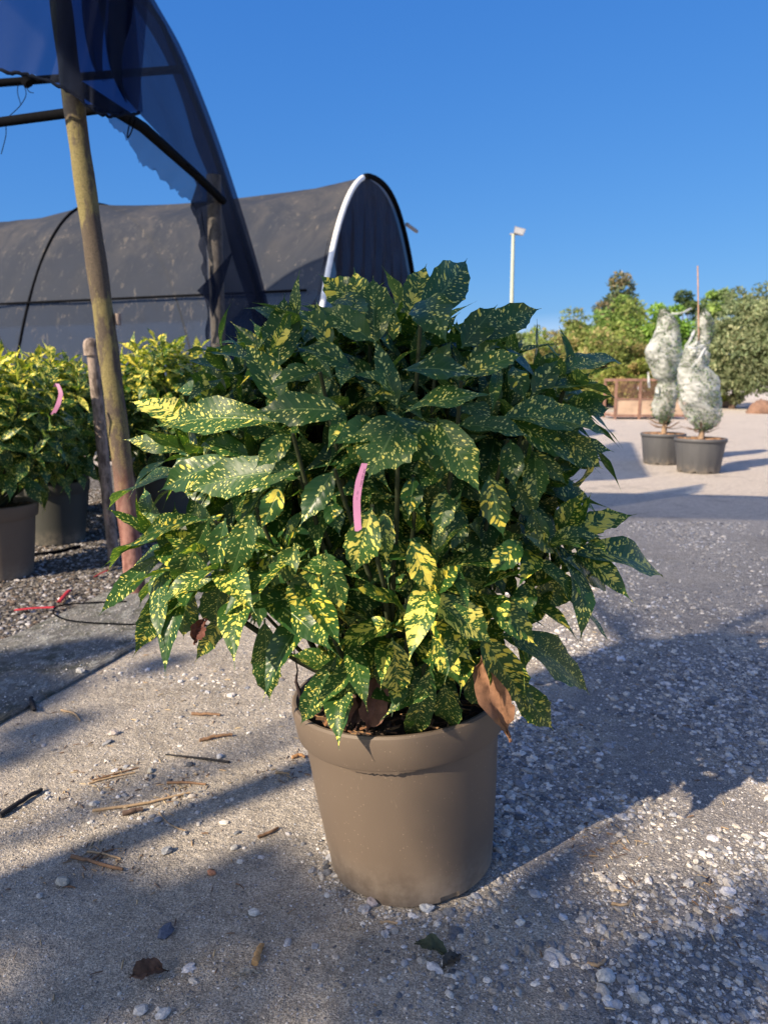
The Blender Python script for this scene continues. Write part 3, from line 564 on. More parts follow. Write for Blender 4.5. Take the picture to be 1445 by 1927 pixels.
# pink plant label tied into the bush
def label_strip(pts, widths, D, label, marks=True):
    P = np.array([at(x, y, D + dd) for x, y, dd in pts]); c = P[0]
    o = thing('plant_label', c, label, 'plant label'); n = 24; t = np.linspace(0, 1, n); tt = np.linspace(0, 1, len(P)); Q = np.stack([np.interp(t, tt, P[:, i]) for i in range(3)], 1)
    for _ in range(2): Q[1:-1] = (Q[:-2] + Q[1:-1] * 2 + Q[2:]) / 4
    T = nrm(Q[-1] - Q[0]); S = nrm(np.cross(T, [0, 1, 0])) ; w = np.interp(t, tt, widths) / FPX * D / 2
    if S[0] < 0: S = -S
    bk = np.array([0, .0006, 0])
    A = Q - S * w[:, None]; B = Q + S * w[:, None]; B[-1] -= T * (w[-1] * 1.5)
    mb = MB(); G = np.stack([A, Q, B, B + bk, Q + bk, A + bk, A], 1); sheet(mb, G); link('tape', mb, M['pink'], o, smooth=False)
    if marks:
        mb = MB()
        def mark(u, v, du, dv):
            def pt(a, b):
                q = np.array([np.interp(a, t, Q[:, i]) for i in range(3)]); return q + S * b * np.interp(a, t, w) - np.array([0, .0008, 0])
            mb.add([pt(u, v), pt(u, v + dv), pt(u + du, v + dv), pt(u + du, v)], [[0, 1, 2, 3]])
        for k in range(22):
            if k % 7 != 6: mark(.07 + k * .0115, .38 + .03 * (k % 3), .008, .16 + .06 * (k % 2))
        for k in range(4): mark(.385 + k * .012, -.1, .008, .14)
        for k in range(3): mark(.47 + k * .013, -.12, .008, .12)
        link('print', mb, M['ink'], o, smooth=False)
    return o
label_strip([(686, 872, 0), (676, 905, -.004), (671, 940, -.006), (672, 970, -.008), (674, 1000, -.01)], [11, 14, 14, 14, 13], .95, 'pink label tape with small black print hanging amid the front shrub')
# ---------------------------------------------------------------- nursery shrubs behind on the left
def small_shrub(seed):
    global rng; rng = np.random.default_rng(seed); R0 = np.array([0, 0, .33]); o = thing('spotted_shrub', R0, 'x', 'shrub'); mb = MB(); tp = []
    C0 = np.array([0, 0, .73]); Rr = np.array([.37, .37, .36]); n = 84
    for i in range(n):
        z = 1 - 1.75 * (i + .5) / n; a = i * 2.39996 + seed; r = math.sqrt(max(0, 1 - z * z)); d = np.array([r * math.cos(a), r * math.sin(a), z]); c = C0 + d * Rr * rng.uniform(.85, 1.1)
        rosette(mb, c, nrm(d * .6 + [0, 0, .5]), 7, .19, .31, .40 + .50 * max(0, d[2]), 8, 1, .2); tp.append(c)
    for i in range(22):
        d = nrm(rng.normal(0, 1, 3)); c = C0 + d * Rr * .55; rosette(mb, c, d, 6, .18, .32, .3, 6, 1)
    link('foliage', mb, M['leaf_far'], o)
    for i in range(0, n, 8): link('stem', stem_to(tp[i], R0 + [rng.normal(0, .03), rng.normal(0, .03), 0], .009, .004), M['bark'], o)
    return o
sA = small_shrub(11); sB = small_shrub(23)
bp = thing('plant_pot', (0, 0, 0), 'x', 'plant pot'); potmesh('p', bp, np.zeros(3), RT, RB, PH, LIP, M['pot'], 64); soil(bp, np.zeros(3), RT - .026, PH - .035, 90, MULCH)
bq = copy_tree(bp)
for ch in bq.children:
    if not ch.name.startswith('mulch'): ch.data = ch.data.copy(); ch.data.materials[0] = M['pot_mid']
spots = [(-2.00, 3.83, 0, 0, 1.00, 'taupe pot', 'at the left edge'), (-2.06, 4.68, 1, 1, 1.02, 'dark grey-green pot', 'beside the small capped pipe'), (-1.50, 5.25, 0, 1, 1.12, 'dark pot', 'just right of the leaning post'),
         (-2.95, 4.75, 1, 0, .98, 'pot', 'farther left in the shade behind'), (-2.45, 5.75, 0, 1, 1.0, 'pot', 'in the back row behind the capped pipe'), (-1.95, 6.45, 1, 1, .95, 'pot', 'deepest under the net')]
for i, (x, y, s_, p_, k, pn, where) in enumerate(spots):
    o = copy_tree([sA, sB][s_]); q = copy_tree([bp, bq][p_])
    o.location = (x, y, .004 + .33 * k); o.scale = (k,) * 3; o.rotation_euler.z = i * 1.9; q.location = (x, y, .004); q.scale = (k,) * 3; q.rotation_euler.z = i
    tag(o, 'yellow-spotted nursery shrub in a %s %s' % (pn, where), 'shrub', 'nursery shrubs in a row on the left')
    tag(q, '%s %s holding a nursery shrub, %s' % (['taupe plastic', 'dark grey-green plastic'][p_], 'pot', where), 'plant pot', 'pots of the nursery shrubs on the left')
for r in (sA, sB, bp, bq):
    for ch in list(r.children): bpy.data.objects.remove(ch)
    bpy.data.objects.remove(r)
rng = np.random.default_rng(99)
mb = MB(); tipc = np.array([-1.50, 4.95, 1.22]) ; tipc = at(305, 655, 4.9)
sp = thing('plant_shoot', at(305, 700, 4.9), 'tall bright green shoot standing out above the shrub right of the lichen post', 'shoot')
rosette(mb, tipc, np.array([.1, -.1, 1]), 11, .15, .36, .62, 10, 2); rosette(mb, tipc - [0, 0, .10], np.array([.1, -.2, 1]), 9, .17, .36, .6, 10, 2); link('leaf_tuft', mb, M['leaf_far'], sp); link('stem', stem_to(tipc, tipc - [0, -.1, .5], .006, .004), M['bark'], sp)
label_strip([(104, 728, .02), (108, 720, 0), (116, 740, -.01), (110, 762, -.01), (100, 780, 0)], [6, 7, 8, 9, 8], 3.38, 'pink label loop hanging in the nursery shrub left of the capped pipe', False)
# ---------------------------------------------------------------- posts
o = thing('leaning_post', gnd(256, 1118), 'thick leaning post, yellow with lichen above and rust red at its foot', 'post')
b = gnd(256, 1118); t_ = at(112, -60, 3.72); mb = MB(); tt = np.linspace(-.01, 1, 30)[:, None]; P = b + (t_ - b) * tt + np.stack([.012 * np.sin(tt[:, 0] * 5), 0 * tt[:, 0], 0 * tt[:, 0]], 1)
tube(mb, P, .046 + .002 * np.sin(np.arange(30) * 1.7), 20); link('shaft', mb, M['post'], o)
mb = MB(); p = at(222, 590, 3.60); lo = at(222, 612, 3.60); tube(mb, [p + [.0, 0, 0], lo + [.0, 0, 0]], .016, 10); link('clamp', mb, M['post_small'], o)
g0 = gnd(216, 1062); o = thing('capped_pipe', g0, 'short rusty pipe with a rounded cap standing beside the lichen post', 'pipe')
top = at(174, 655, 3.98); tt = np.linspace(-.01, 1, 16)[:, None]; mb = MB(); tube(mb, g0 + (top - g0) * tt, .0305, 16); link('shaft', mb, M['post_small'], o)
mb = MB(); ax = nrm(top - g0); q = at(174, 668, 3.98); prof = [(0, .0405), (.03, .0405), (.055, .0395), (.072, .034), (.083, .02), (.087, .002)]
tube(mb, [q + ax * a for a, _ in prof], [r for _, r in prof], 18); link('cap', mb, M['post_small'], o)
# ---------------------------------------------------------------- near tunnel with shade net
tun = thing('net_tunnel', (-1.3, 6.7, 0), 'near shade tunnel frame draped with sagging dark blue net on the left', 'shade tunnel')
def curve(pts, n, D0=None, D1=None):
    pts = np.array(pts, float); t = np.linspace(0, len(pts) - 1, n); i = np.clip(t.astype(int), 0, len(pts) - 2); f = (t - i)[:, None]
    g = lambda k: pts[np.clip(k, 0, len(pts) - 1)]
    p0, p1, p2, p3 = g(i - 1), g(i), g(i + 1), g(i + 2)
    return .5 * (2 * p1 + (p2 - p0) * f + (2 * p0 - 5 * p1 + 4 * p2 - p3) * f ** 2 + (3 * p1 - p0 - 3 * p2 + p3) * f ** 3)
hoopR = [at(x, y, 7.0) for x, y in ((560, 800), (530, 690), (503, 570), (452, 395), (400, 240), (343, 100), (288, 0))]
apex = [np.array([-2.75, 7.0, 4.85]), np.array([-3.6, 7.0, 5.2]), np.array([-4.6, 7, 5.05]), np.array([-5.6, 7, 4.2]), np.array([-6.3, 7, 2.4]), np.array([-6.5, 7, 0])]
HP = curve([np.array([-.70, 7, 0])] + hoopR + apex, 70)
mb = MB(); tube(mb, HP - np.array([.06, 0, .02]), .022, 8); link('hoop', mb, M['black_metal'], tun)
mb = MB(); tube(mb, [at(402, 330, 6.6) , [at(402, 330, 6.6)[0] - .02, 6.6, 0]], [.06, .065], 12); link('post', mb, M['dark_wood'], tun)
mb = MB(); tube(mb, [at(150, 165, 3.75), at(270, 240, 4.7), at(370, 330, 6.0), at(420, 378, 6.6)], .032, 8); link('eave_rail', mb, M['black_metal'], tun)
mb = MB(); tube(mb, [at(-700, 190, 6.9), at(0, 156, 6.9), at(345, 130, 6.95)], .034, 8); link('tie_bar', mb, M['black_metal'], tun)
mb = MB(); tube(mb, [at(-700, 318, 5.0), at(0, 230, 4.4), at(200, 203, 4.1)], .026, 8); link('tie_bar', mb, M['black_metal'], tun)
mb = MB(); tube(mb, [at(48, 148, 6.85), at(56, 158, 6.85)], .05, 8); link('coupler', mb, M['black_metal'], tun)
for pts in (((45, 158, 4.4), (50, 178, 4.4), (38, 200, 4.4), (14, 225, 4.4), (12, 255, 4.4), (3, 290, 4.4)), ((35, 158, 4.4), (34, 175, 4.4), (40, 196, 4.4)), ((48, 158, 4.4), (55, 172, 4.4), (64, 175, 4.4))):
    mb = MB(); tube(mb, curve([at(*p) for p in pts], 16), .0022, 5); link('loose_wire', mb, M['black_metal'], tun)
for pts in (((248, 215, 4.3), (240, 258, 4.3), (247, 250, 4.3), (255, 225, 4.3)), ((348, 300, 5.6), (360, 318, 5.6), (378, 330, 5.6))):
    mb = MB(); tube(mb, curve([at(*p) for p in pts], 12), .004, 5); link('tie_cord', mb, M['black_metal'], tun)
def drape(name, top, bot, mat, nu=90, nv=40, amp=.05, freq=9, parent=tun, sharp=1.0, gather=0, ragged=0):
    A = curve(top, nu); B = curve(bot, nu); v = np.linspace(0, 1, nv)[None, :, None]; P = A[:, None] * (1 - v) + B[:, None] * v
    u = np.linspace(0, 1, nu)[:, None]; vv = np.linspace(0, 1, nv)[None]
    ph = freq * 6.28 * u + 2.2 * np.sin(vv * 2 + u * 7); d = np.sin(ph) * .6 + .4 * np.sin(ph * 2.3 + 1 + vv * 3); d = np.sign(d) * np.abs(d) ** sharp
    P[..., 1] += amp * d * (.25 + .75 * vv); P[..., 0] += amp * .6 * np.cos(ph * 1.1) * (.25 + .75 * vv)
    if ragged: P[:, -1, 2] += rng.normal(0, ragged, nu)
    mb = MB(); sheet(mb, P); return link(name, mb, mat, parent)
# roof sheet: far hoop outline back to the inner line of rails (the part seen against the sky), folded lengthwise
outer = [at(x, y, 7.02) for x, y in ((150, -300), (215, -140), (289, -2), (344, 98), (401, 238), (453, 393), (505, 570), (531, 690), (560, 800))]
inner = [at(110, -300, 4.2), at(150, -140, 4.3), at(190, 20, 4.5), at(225, 150, 4.7), at(330, 290, 5.6), at(385, 400, 6.5), at(394, 540, 6.55), at(397, 650, 6.55), at(400, 800, 6.55)]
drape('side_net', outer, inner, M['net'], 110, 46, .05, 2, sharp=1.2)
o2 = [p + [-.03, .0, 0] for p in outer]; i2 = [at(x, y, 6.95) for x, y in ((95, -300), (180, -140), (250, -2), (305, 100), (362, 245), (415, 400), (468, 575), (494, 690), (520, 800))]
drape('side_net', o2, i2, M['net'], 90, 14, .03, 3)
# sagging, gathered front net with its lower hem
drape('front_net', [at(-260, -200, 3.5), at(-100, -260, 3.5), at(60, -300, 3.5), at(160, -300, 3.5), at(230, -300, 3.5), at(300, -300, 3.9)],
      [at(-260, 60, 3.5), at(-60, 88, 3.5), at(0, 130, 3.5), at(60, 142, 3.5), at(128, 168, 3.5), at(185, 212, 3.52), at(262, 216, 3.9)], M['net_mid'], 150, 50, .02, 2.2, sharp=1.1)
drape('net_gather', [at(98, -300, 3.48), at(165, -300, 3.48), at(232, -300, 3.7)], [at(112, 158, 3.44), at(190, 210, 3.5), at(266, 213, 3.9)], M['net_mid'], 110, 40, .025, 1.7, sharp=1.2)
for pts in (((180, -300, 3.6), (178, -60, 3.6), (176, 40, 3.6), (182, 120, 3.6), (196, 150, 3.6)), ((232, -300, 3.7), (228, -60, 3.7), (226, 30, 3.7), (216, 90, 3.7), (222, 150, 3.7), (240, 190, 3.7))):
    C_ = curve([at(*p) for p in pts], 40); s_ = np.linspace(0, 1, 12)[None, :, None]; wd = .045 + .03 * np.sin(np.linspace(0, 5, 40))[:, None, None]
    P = C_[:, None] + np.array([1, 0, 0]) * (s_ - .5) * wd * 1.4 + np.array([0, .03, 0]) * np.sin(s_ * 9); mb = MB(); sheet(mb, P); link('net_fold', mb, M['net'], tun)
hem = curve([at(x, y, D) for x, y, D in ((-60, 90, 3.48), (0, 130, 3.48), (60, 143, 3.48), (128, 170, 3.48), (185, 213, 3.5), (225, 216, 3.6), (262, 214, 3.9))], 60)
mb = MB(); tube(mb, hem + rng.normal(0, .003, hem.shape), .006 + .003 * rng.random(60), 6); link('hem', mb, M['net_dark'], tun)
drape('torn_net', [at(195, 206, 4.1), at(270, 232, 4.7), at(330, 290, 5.4), at(372, 335, 6.0), at(404, 380, 6.5)], [at(208, 216, 4.1), at(250, 285, 4.7), at(305, 338, 5.4), at(340, 365, 6.0), at(372, 392, 6.45)], M['net_thin'], 60, 20, .03, 5, ragged=.01)
drape('torn_net', [at(372, 335, 6.3), at(384, 420, 6.5), at(392, 520, 6.5), at(396, 640, 6.5)], [at(362, 385, 6.3), at(374, 440, 6.5), at(384, 530, 6.5), at(391, 640, 6.5)], M['net'], 40, 10, .03, 4, ragged=.01)
mb = MB(); P = np.array([at(398, 520, 6.4), at(371, 547, 6.35), at(392, 565, 6.35), at(400, 600, 6.4), at(412, 560, 6.45), at(440, 470, 6.5)]); mb.add(P, [[0, 1, 2, 3], [0, 3, 4, 5]]); link('torn_net', mb, M['net'], tun)
# roof net over the rest of the bay, out of the picture above
def arch_roof(name, P7, y0, y1, parent, mat, n=16):
    ys = np.linspace(y1, y0, n); G = np.stack([np.stack([P7[:, 0], np.full(len(P7), y), P7[:, 2] + .04 - .06 * abs(math.sin((y - y0) * 2))], 1) for y in ys], 1); mb = MB(); sheet(mb, G); return link(name, mb, mat, parent)
top = HP[(HP[:, 0] < -2.45) & (HP[:, 2] > 2.8)]
arch_roof('roof_net', top, 6.3, 7.0, tun, M['net'])
HQ = HP.copy(); HQ[:, 1] = 6.3
mb = MB(); tube(mb, HQ[(HQ[:, 0] < -2.6)], .035, 8); link('hoop', mb, M['black_metal'], tun)
# ---------------------------------------------------------------- far tunnel
E0 = np.array([-.10, 11.3]); AX = nrm([-.94, .35]); CX = np.array([-AX[1], AX[0]]) * -1
CX = np.array([.35, .94]); HWD, HH = 2.42, 3.76
ft = thing('net_tunnel', (E0[0], E0[1], 0), 'long far tunnel covered in dusty black net with a white end hoop', 'shade tunnel')
def prof(q, s=1): return HH * max(0, 1 - abs(q) ** 2.4) ** .8
def fp(q, t, z=None):
    p = E0 + AX * t + CX * q * HWD; return np.array([p[0], p[1], prof(q) if z is None else z])
nt, nq = 150, 70; G = np.zeros((nt, nq, 3)); T_ = np.linspace(0, 21, nt); Qs = np.sin(np.linspace(-1, 1, nq) * math.pi / 2)
for i, t in enumerate(T_):
    k = t / 4.6; fr = k - math.floor(k); sag = .17 * (math.sin(math.pi * fr)) ** .7 * (1 + .3 * math.sin(k * 2.1))
    if t < 4.6: sag *= .75
    for j, q in enumerate(Qs):
        z = prof(q); s_ = sag * max(0, z / HH) * (1 if q > -.93 else .3); wr = .03 * math.sin(q * 22 + t * 1.7 + 2 * math.sin(t * 1.1)) * math.sin(math.pi * fr) + .022 * math.sin(t * 9 + 4 * q + 2 * math.sin(q * 9)) * max(0, 1 - abs(z - 2.3) / 1.1)
        G[i, j] = fp(q, t, max(0, z - s_ + wr * (z > .2))); 
        if z < 2.1 and q < 0: G[i, j, :2] += CX * (.12 + .05 * math.sin(t * 5 + z * 3)) * math.sin(math.pi * fr) * (1 - z / 2.1)
mb = MB(); sheet(mb, G); link('net_cover', mb, M['net_far'], ft)
for t in np.arange(4.6, 21, 4.6):
    mb = MB(); tube(mb, [fp(q, t, prof(q) - .004) for q in Qs], .02, 8); link('hoop', mb, M['black_metal'], ft)
mb = MB(); tube(mb, [fp(q, -.03) - [0, 0, 0] for q in Qs if q < -.22], .034, 10); link('end_hoop', mb, M['white_pipe'], ft)
mb = MB(); tube(mb, [fp(q, -.02) for q in Qs if q > -.24], .04, 8); link('end_hoop', mb, M['black_metal'], ft)
q21 = -[q for q in np.linspace(0, 1, 400) if prof(q) < 2.08][0]
mb = MB(); tube(mb, [fp(q21, t, 2.08) - np.array([*(CX * .035), 0]) for t in np.linspace(.2, 21, 60)], .018, 6); link('side_rail', mb, M['black_metal'], ft)
mb = MB(); tube(mb, [fp(.42, -.1, 3.35), fp(.62, -.1, 3.33)], .03, 8); link('side_rail', mb, M['grey_metal'], ft)
# end curtain with a ragged lower edge
nu, nv = 120, 60; G = np.zeros((nu, nv, 3))
for i, q in enumerate(np.linspace(-.985, .985, nu)):
    zt = prof(q) - .01; zb = np.interp(q, [-1, -.86, -.80, -.60, -.42, -.30, -.12, .2, .5, 1], [1.7, 1.75, 2.42, 2.46, 2.25, 1.95, 1.5, 1.25, 1.3, .3]) + .03 * math.sin(q * 40) + rng.normal(0, .01)
    zb = min(zb, zt - .005)
    for j, v in enumerate(np.linspace(0, 1, nv)):
        z = zt + (zb - zt) * v; f = (math.sin(q * 38 + 1.5 * math.sin(z * 1.3)) * .5 + .5 * math.sin(q * 71 + z)) * .09 * v ** .6
        p = fp(q, .06 + f, z); G[i, j] = p
mb = MB(); sheet(mb, G); link('end_curtain', mb, M['net_end'], ft)
# ---------------------------------------------------------------- lamp
b = at(960, 700, 42.0); b[2] = 0; o = thing('floodlight_pole', b, 'tall pale green lamp pole with a single floodlight, beyond the yard', 'lamp post')
mb = MB(); tp = at(960, 440, 42.0); tp[0] = b[0] - .05; tube(mb, [b, tp], [.125, .085], 12); link('pole', mb, M['lamp_pole'], o)
mb = MB(); box(mb, tp + [-.18, -.05, -.06], tp + [.3, .05, .02]); link('bracket', mb, M['grey_metal'], o)
mb = MB(); c = tp + [.28, 0, .1]; R = Matrix.Rotation(rad(14), 3, 'Y'); 
V = []; 
for sx, sz, sy in ((-.26, -.16, -.2), (.26, -.16, -.2), (.30, .18, -.2), (-.30, .18, -.2), (-.2, -.12, .2), (.2, -.12, .2), (.22, .14, .2), (-.22, .14, .2)): V.append(c + np.array(R @ Vector((sx, sy, sz))))
mb.add(V, [[0, 1, 2, 3], [4, 7, 6, 5], [0, 4, 5, 1], [1, 5, 6, 2], [2, 6, 7, 3], [3, 7, 4, 0]]); h = link('lamp_head', mb, M['grey_metal'], o, smooth=False)
mb = MB(); V2 = [c + (np.array(v) - c) * [.85, 1.02, .8] for v in V[:4]]; mb.add(V2, [[0, 1, 2, 3]]); link('glass', mb, M['glass'], h, smooth=False)
# ---------------------------------------------------------------- wrapped topiaries
def topiary(px, pyb, D0, potR, potH, blobs, stake, lab, labp, potdark=True, seed=3):
    global rng; rng = np.random.default_rng(seed)
    g = np.array([(px - 722.5) / FPX * (D0 * CP + SP), D0, 0.]); sc1 = (D0 * CP + SP) / FPX
    o = thing('plant_pot', g, labp, 'plant pot', 'black pots of the wrapped trees')
    mb = MB(); Rb = potR * .80; seg = 72; th = np.linspace(0, 2 * math.pi, seg, endpoint=False)
    prof_ = [(0, .004), (Rb - .01, .0), (Rb, .012), (potR * .93, potH * .80), (potR * .935, potH * .82), (potR * .955, potH * .86), (potR * .955, potH * .90)]; lathe(mb, prof_, seg, g); V = mb.V[0] - g; a = np.arctan2(V[:, 1], V[:, 0]); k = (V[:, 2] > .008) & (V[:, 2] < potH * .84) & (V[:, 2] > .01); rr = 1 + np.where(k, .012 * (np.sin(a * 18) > .3), 0); foot = (V[:, 2] < .02) & (np.sin(a * 8) > .75); V[:, 0] *= rr; V[:, 1] *= rr; V[foot, 2] += .018; mb.V[0] = V + g
    link('body', mb, M['pot_dark'], o)
    mb = MB(); lathe(mb, [(potR * .955, potH * .90), (potR, potH * .90), (potR * 1.0, potH * .985), (potR * .985, potH), (potR * .955, potH), (potR * .94, potH * .97), (potR * .93, potH * .85)], seg, g); link('rim', mb, M['pot_dark'], o)
    soil(o, g, potR * .935, potH * .93, 160, [(.30, .16, .08), (.40, .24, .13), (.2, .12, .07)], 1.6)
    r0 = g + [0, 0, potH * .93]
    t = thing('wrapped_conifer', r0, lab, 'tree', 'conifers wrapped in white netting')
    zat = lambda py: at(px, py, D0)[2]
    # wrap: closed skin of changing radius with diagonal wrinkles
    py0, prof2 = blobs; n = 110; m = 72; pys = np.linspace(prof2[0][0], prof2[-1][0], n); l = np.interp(pys, [p[0] for p in prof2], [p[1] for p in prof2]); r = np.interp(pys, [p[0] for p in prof2], [p[2] for p in prof2])
    ker = np.array([1, 2, 3, 2, 1]) / 9; l = np.convolve(np.pad(l, 2, 'edge'), ker, 'valid'); r = np.convolve(np.pad(r, 2, 'edge'), ker, 'valid')
    th = np.linspace(0, 2 * math.pi, m, endpoint=False); G = np.zeros((n, m, 3)); ph = rng.random(8) * 6
    for i in range(n):
        q_ = at((l[i] + r[i]) / 2, pys[i], D0); cx = q_[0]; R = max(.004, (r[i] - l[i]) / 2 * sc1 * .95); z = q_[2]
        wr = .06 * np.sin(th * 3 + z * 9 + ph[0]) + .05 * np.sin(th * 2 - z * 17 + ph[1]) + .02 * np.sin(th * 7 + z * 40 + ph[2]) + .018 * np.sin(z * 95 + 5 * np.sin(th * 2 + ph[3])) + rng.normal(0, .008, m)
        rr = R * (1 + wr); G[i, :, 0] = cx + rr * np.cos(th); G[i, :, 1] = D0 + rr * np.sin(th) * .9; G[i, :, 2] = z + R * .10 * np.sin(th * 2 + ph[4] + z * 9)
    mb = MB(); mb.add(G.reshape(-1, 3), grid_faces(n, m, True)); link('netting', mb, M['wrap'], t)
    mb = MB()   # clipped conifer inside
    for q in range(7500):
        i = rng.integers(0, n); a = rng.random() * 6.28; R = max(.01, (r[i] - l[i]) / 2 * sc1) * (1.02 if i > n * .86 else .93) * math.sqrt(rng.random()); cx = at((l[i] + r[i]) / 2, pys[i], D0)[0]; p = np.array([cx + R * math.cos(a), D0 + R * math.sin(a), zat(pys[i]) + rng.normal(0, .01)])
        d = nrm(rng.normal(0, 1, 3) + [math.cos(a), math.sin(a), .3]) * rng.uniform(.015, .035); s_ = nrm(np.cross(d, rng.normal(0, 1, 3))) * .007; c = np.array([(.05, .085, .04), (.07, .11, .05), (.09, .11, .06), (.04, .065, .035)][q % 4]) * rng.uniform(.7, 1.3)
        mb.add([p - s_, p + s_, p + d + s_ * .3, p + d - s_ * .3], [[0, 1, 2, 3]], None, (*c, 1))
    link('foliage', mb, M['tree'], t)
    zt = zat(prof2[-1][0]); mb = MB(); tube(mb, [r0 - [0, 0, .02], r0 + [.01, 0, .08], [at((l[-1] + r[-1]) / 2, prof2[-1][0], D0)[0], D0, zt + .05]], [.036, .03, .03], 10, (.30, .21, .14, 1)); link('trunk', mb, M['bark'], t)
    for q in range(16):
        a = rng.random() * 6.28; p0 = r0 + [0, 0, .08 + .06 * rng.random()]; L = rng.uniform(.10, .24); p1 = p0 + [math.cos(a) * L, math.sin(a) * L, rng.uniform(.0, .10)]; mb = MB(); tube(mb, [p0, (p0 + p1) / 2 - [0, 0, .02], p1], [.009, .006, .003], 6, (.20, .14, .10, 1)); link('branch', mb, M['bark'], t)
    if stake:
        mb = MB(); tube(mb, [at(stake[0], stake[2], D0 - .05), at(stake[1], stake[3], D0 - .05)], .008, 8, (.34, .22, .16, 1)); link('stake', mb, M['bark'], t)
    for (x0, y0, x1, y1) in stakeends[seed]:
        mb = MB(); A = curve([at(x0, y0, D0 - .2), at((x0 + x1) / 2, (y0 + y1) / 2 + 4, D0 - .22), at(x1, y1, D0 - .1)], 14); tube(mb, A, .012 + .005 * rng.random(14), 6); link('netting_end', mb, M['wrap'], t)
    return t
stakeends = {3: [(1219, 700, 1221, 728), (1262, 590, 1300, 580)], 4: [(1288, 652, 1322, 650), (1288, 652, 1306, 622), (1300, 690, 1326, 655)]}
topiary(1244, 872, 9.2, .262, .37, (0, [(583, 1240, 1254), (597, 1238, 1268), (615, 1237, 1277), (640, 1226, 1281), (658, 1214, 1280), (672, 1214, 1279), (698, 1224, 1277), (710, 1229, 1274), (718, 1240, 1274), (738, 1233, 1275), (762, 1225, 1270), (782, 1228, 1264), (796, 1246, 1258)]),
        None, 'bent conifer wrapped in white netting, in the smaller left black pot', 'smaller black nursery pot, left of the two, half behind its neighbour', seed=3)
topiary(1313, 888, 8.35, .275, .375, (0, [(580, 1315, 1325), (592, 1309, 1334), (608, 1308, 1343), (630, 1311, 1343), (645, 1304, 1336), (652, 1290, 1332), (668, 1284, 1336), (690, 1276, 1332), (712, 1275, 1346), (735, 1274, 1352), (758, 1276, 1356), (775, 1288, 1356), (790, 1298, 1352), (800, 1304, 1342), (808, 1312, 1330)]),
        (1312, 1315, 500, 700), 'conifer with a bamboo stake wrapped in white netting, in the right black pot', 'larger black nursery pot, right of the two and nearer', seed=4)
rng = np.random.default_rng(5)
# ---------------------------------------------------------------- rusty mesh crate
g = gnd(1218, 789); D = g[1]; k = (D * CP + SP) / FPX; W2, Hc, Dp = 1.85, 1.02, 1.0
x0 = (1156 - 722.5) * k; o = thing('mesh_crate', (x0, D, 0), 'rusty steel crate with mesh top and tan boards behind the wrapped trees', 'crate')
for (px_, py_) in ((0, 0), (.62, 0), (1.85, 0), (0, Dp), (1.85, Dp)):
    mb = MB(); box(mb, (x0 + px_ - .03, D + py_ - .03, 0), (x0 + px_ + .03, D + py_ + .03, Hc)); link('post', mb, M['rust'], o, smooth=False)
for (a, b_) in (((0, -.028, Hc - .05), (W2, .028, Hc + .02)), ((0, -.028, .50), (W2, .028, .54)), ((0, -.028, .06), (W2, .028, .12)), ((0, Dp - .028, Hc - .05), (W2, Dp + .028, Hc + .02)), ((-.027, 0, Hc - .052), (.027, Dp, Hc + .018)), ((-.027, 0, .06), (.027, Dp, .118))):
    mb = MB(); box(mb, np.array([x0, D, 0]) + a, np.array([x0, D, 0]) + b_); link('rail', mb, M['rust'], o, smooth=False)
mb = MB(); box(mb, (x0 + .033, D - .008, .125), (x0 + .585, D + .012, .495)); box(mb, (x0 + .655, D - .008, .125), (x0 + 1.815, D + .012, .495)); link('board', mb, M['board'], o, smooth=False)
mb = MB(); box(mb, (x0 + .02, D + .04, .125), (x0 + W2, D + Dp - .04, .15)); link('floor_board', mb, M['board'], o, smooth=False)
for yy in (D, D + Dp):
    mb = MB()
    for i in range(60): mb = tube(mb, [(x0 + .03 * i + .03, yy, .5), (x0 + .03 * i + .03, yy, Hc - .05)], .0019, 4, cap=False)
    for i in range(14): mb = tube(mb, [(x0, yy, .54 + .03 * i), (x0 + W2, yy, .54 + .03 * i)], .0019, 4, cap=False)
    link('wire_mesh', mb, M['rust'], o)
# drum and its orange piece, stump
g = gnd(1366, 767); o = thing('old_drum', g + [0, 0, 0], 'brown drum lying on its side below the olive trees, orange at its left', 'drum')
k = (g[1] * CP + SP) / FPX; mb = MB(); c = g + [0, 0, .2]; tube(mb, [c + [-.28, 0, 0], c + [-.27, 0, 0], c + [.27, 0, 0], c + [.29, 0, 0]], [.17, .2, .2, .17], 20, None); link('barrel', mb, M['board'], o)
mb = MB(); tube(mb, [c + [-.34, -.1, .02], c + [-.30, -.1, .17], c + [-.22, -.12, .22]], [.07, .08, .05], 8); t = plain('orange_plastic', (.75, .20, .05), .5); link('orange_cover', mb, t, o)
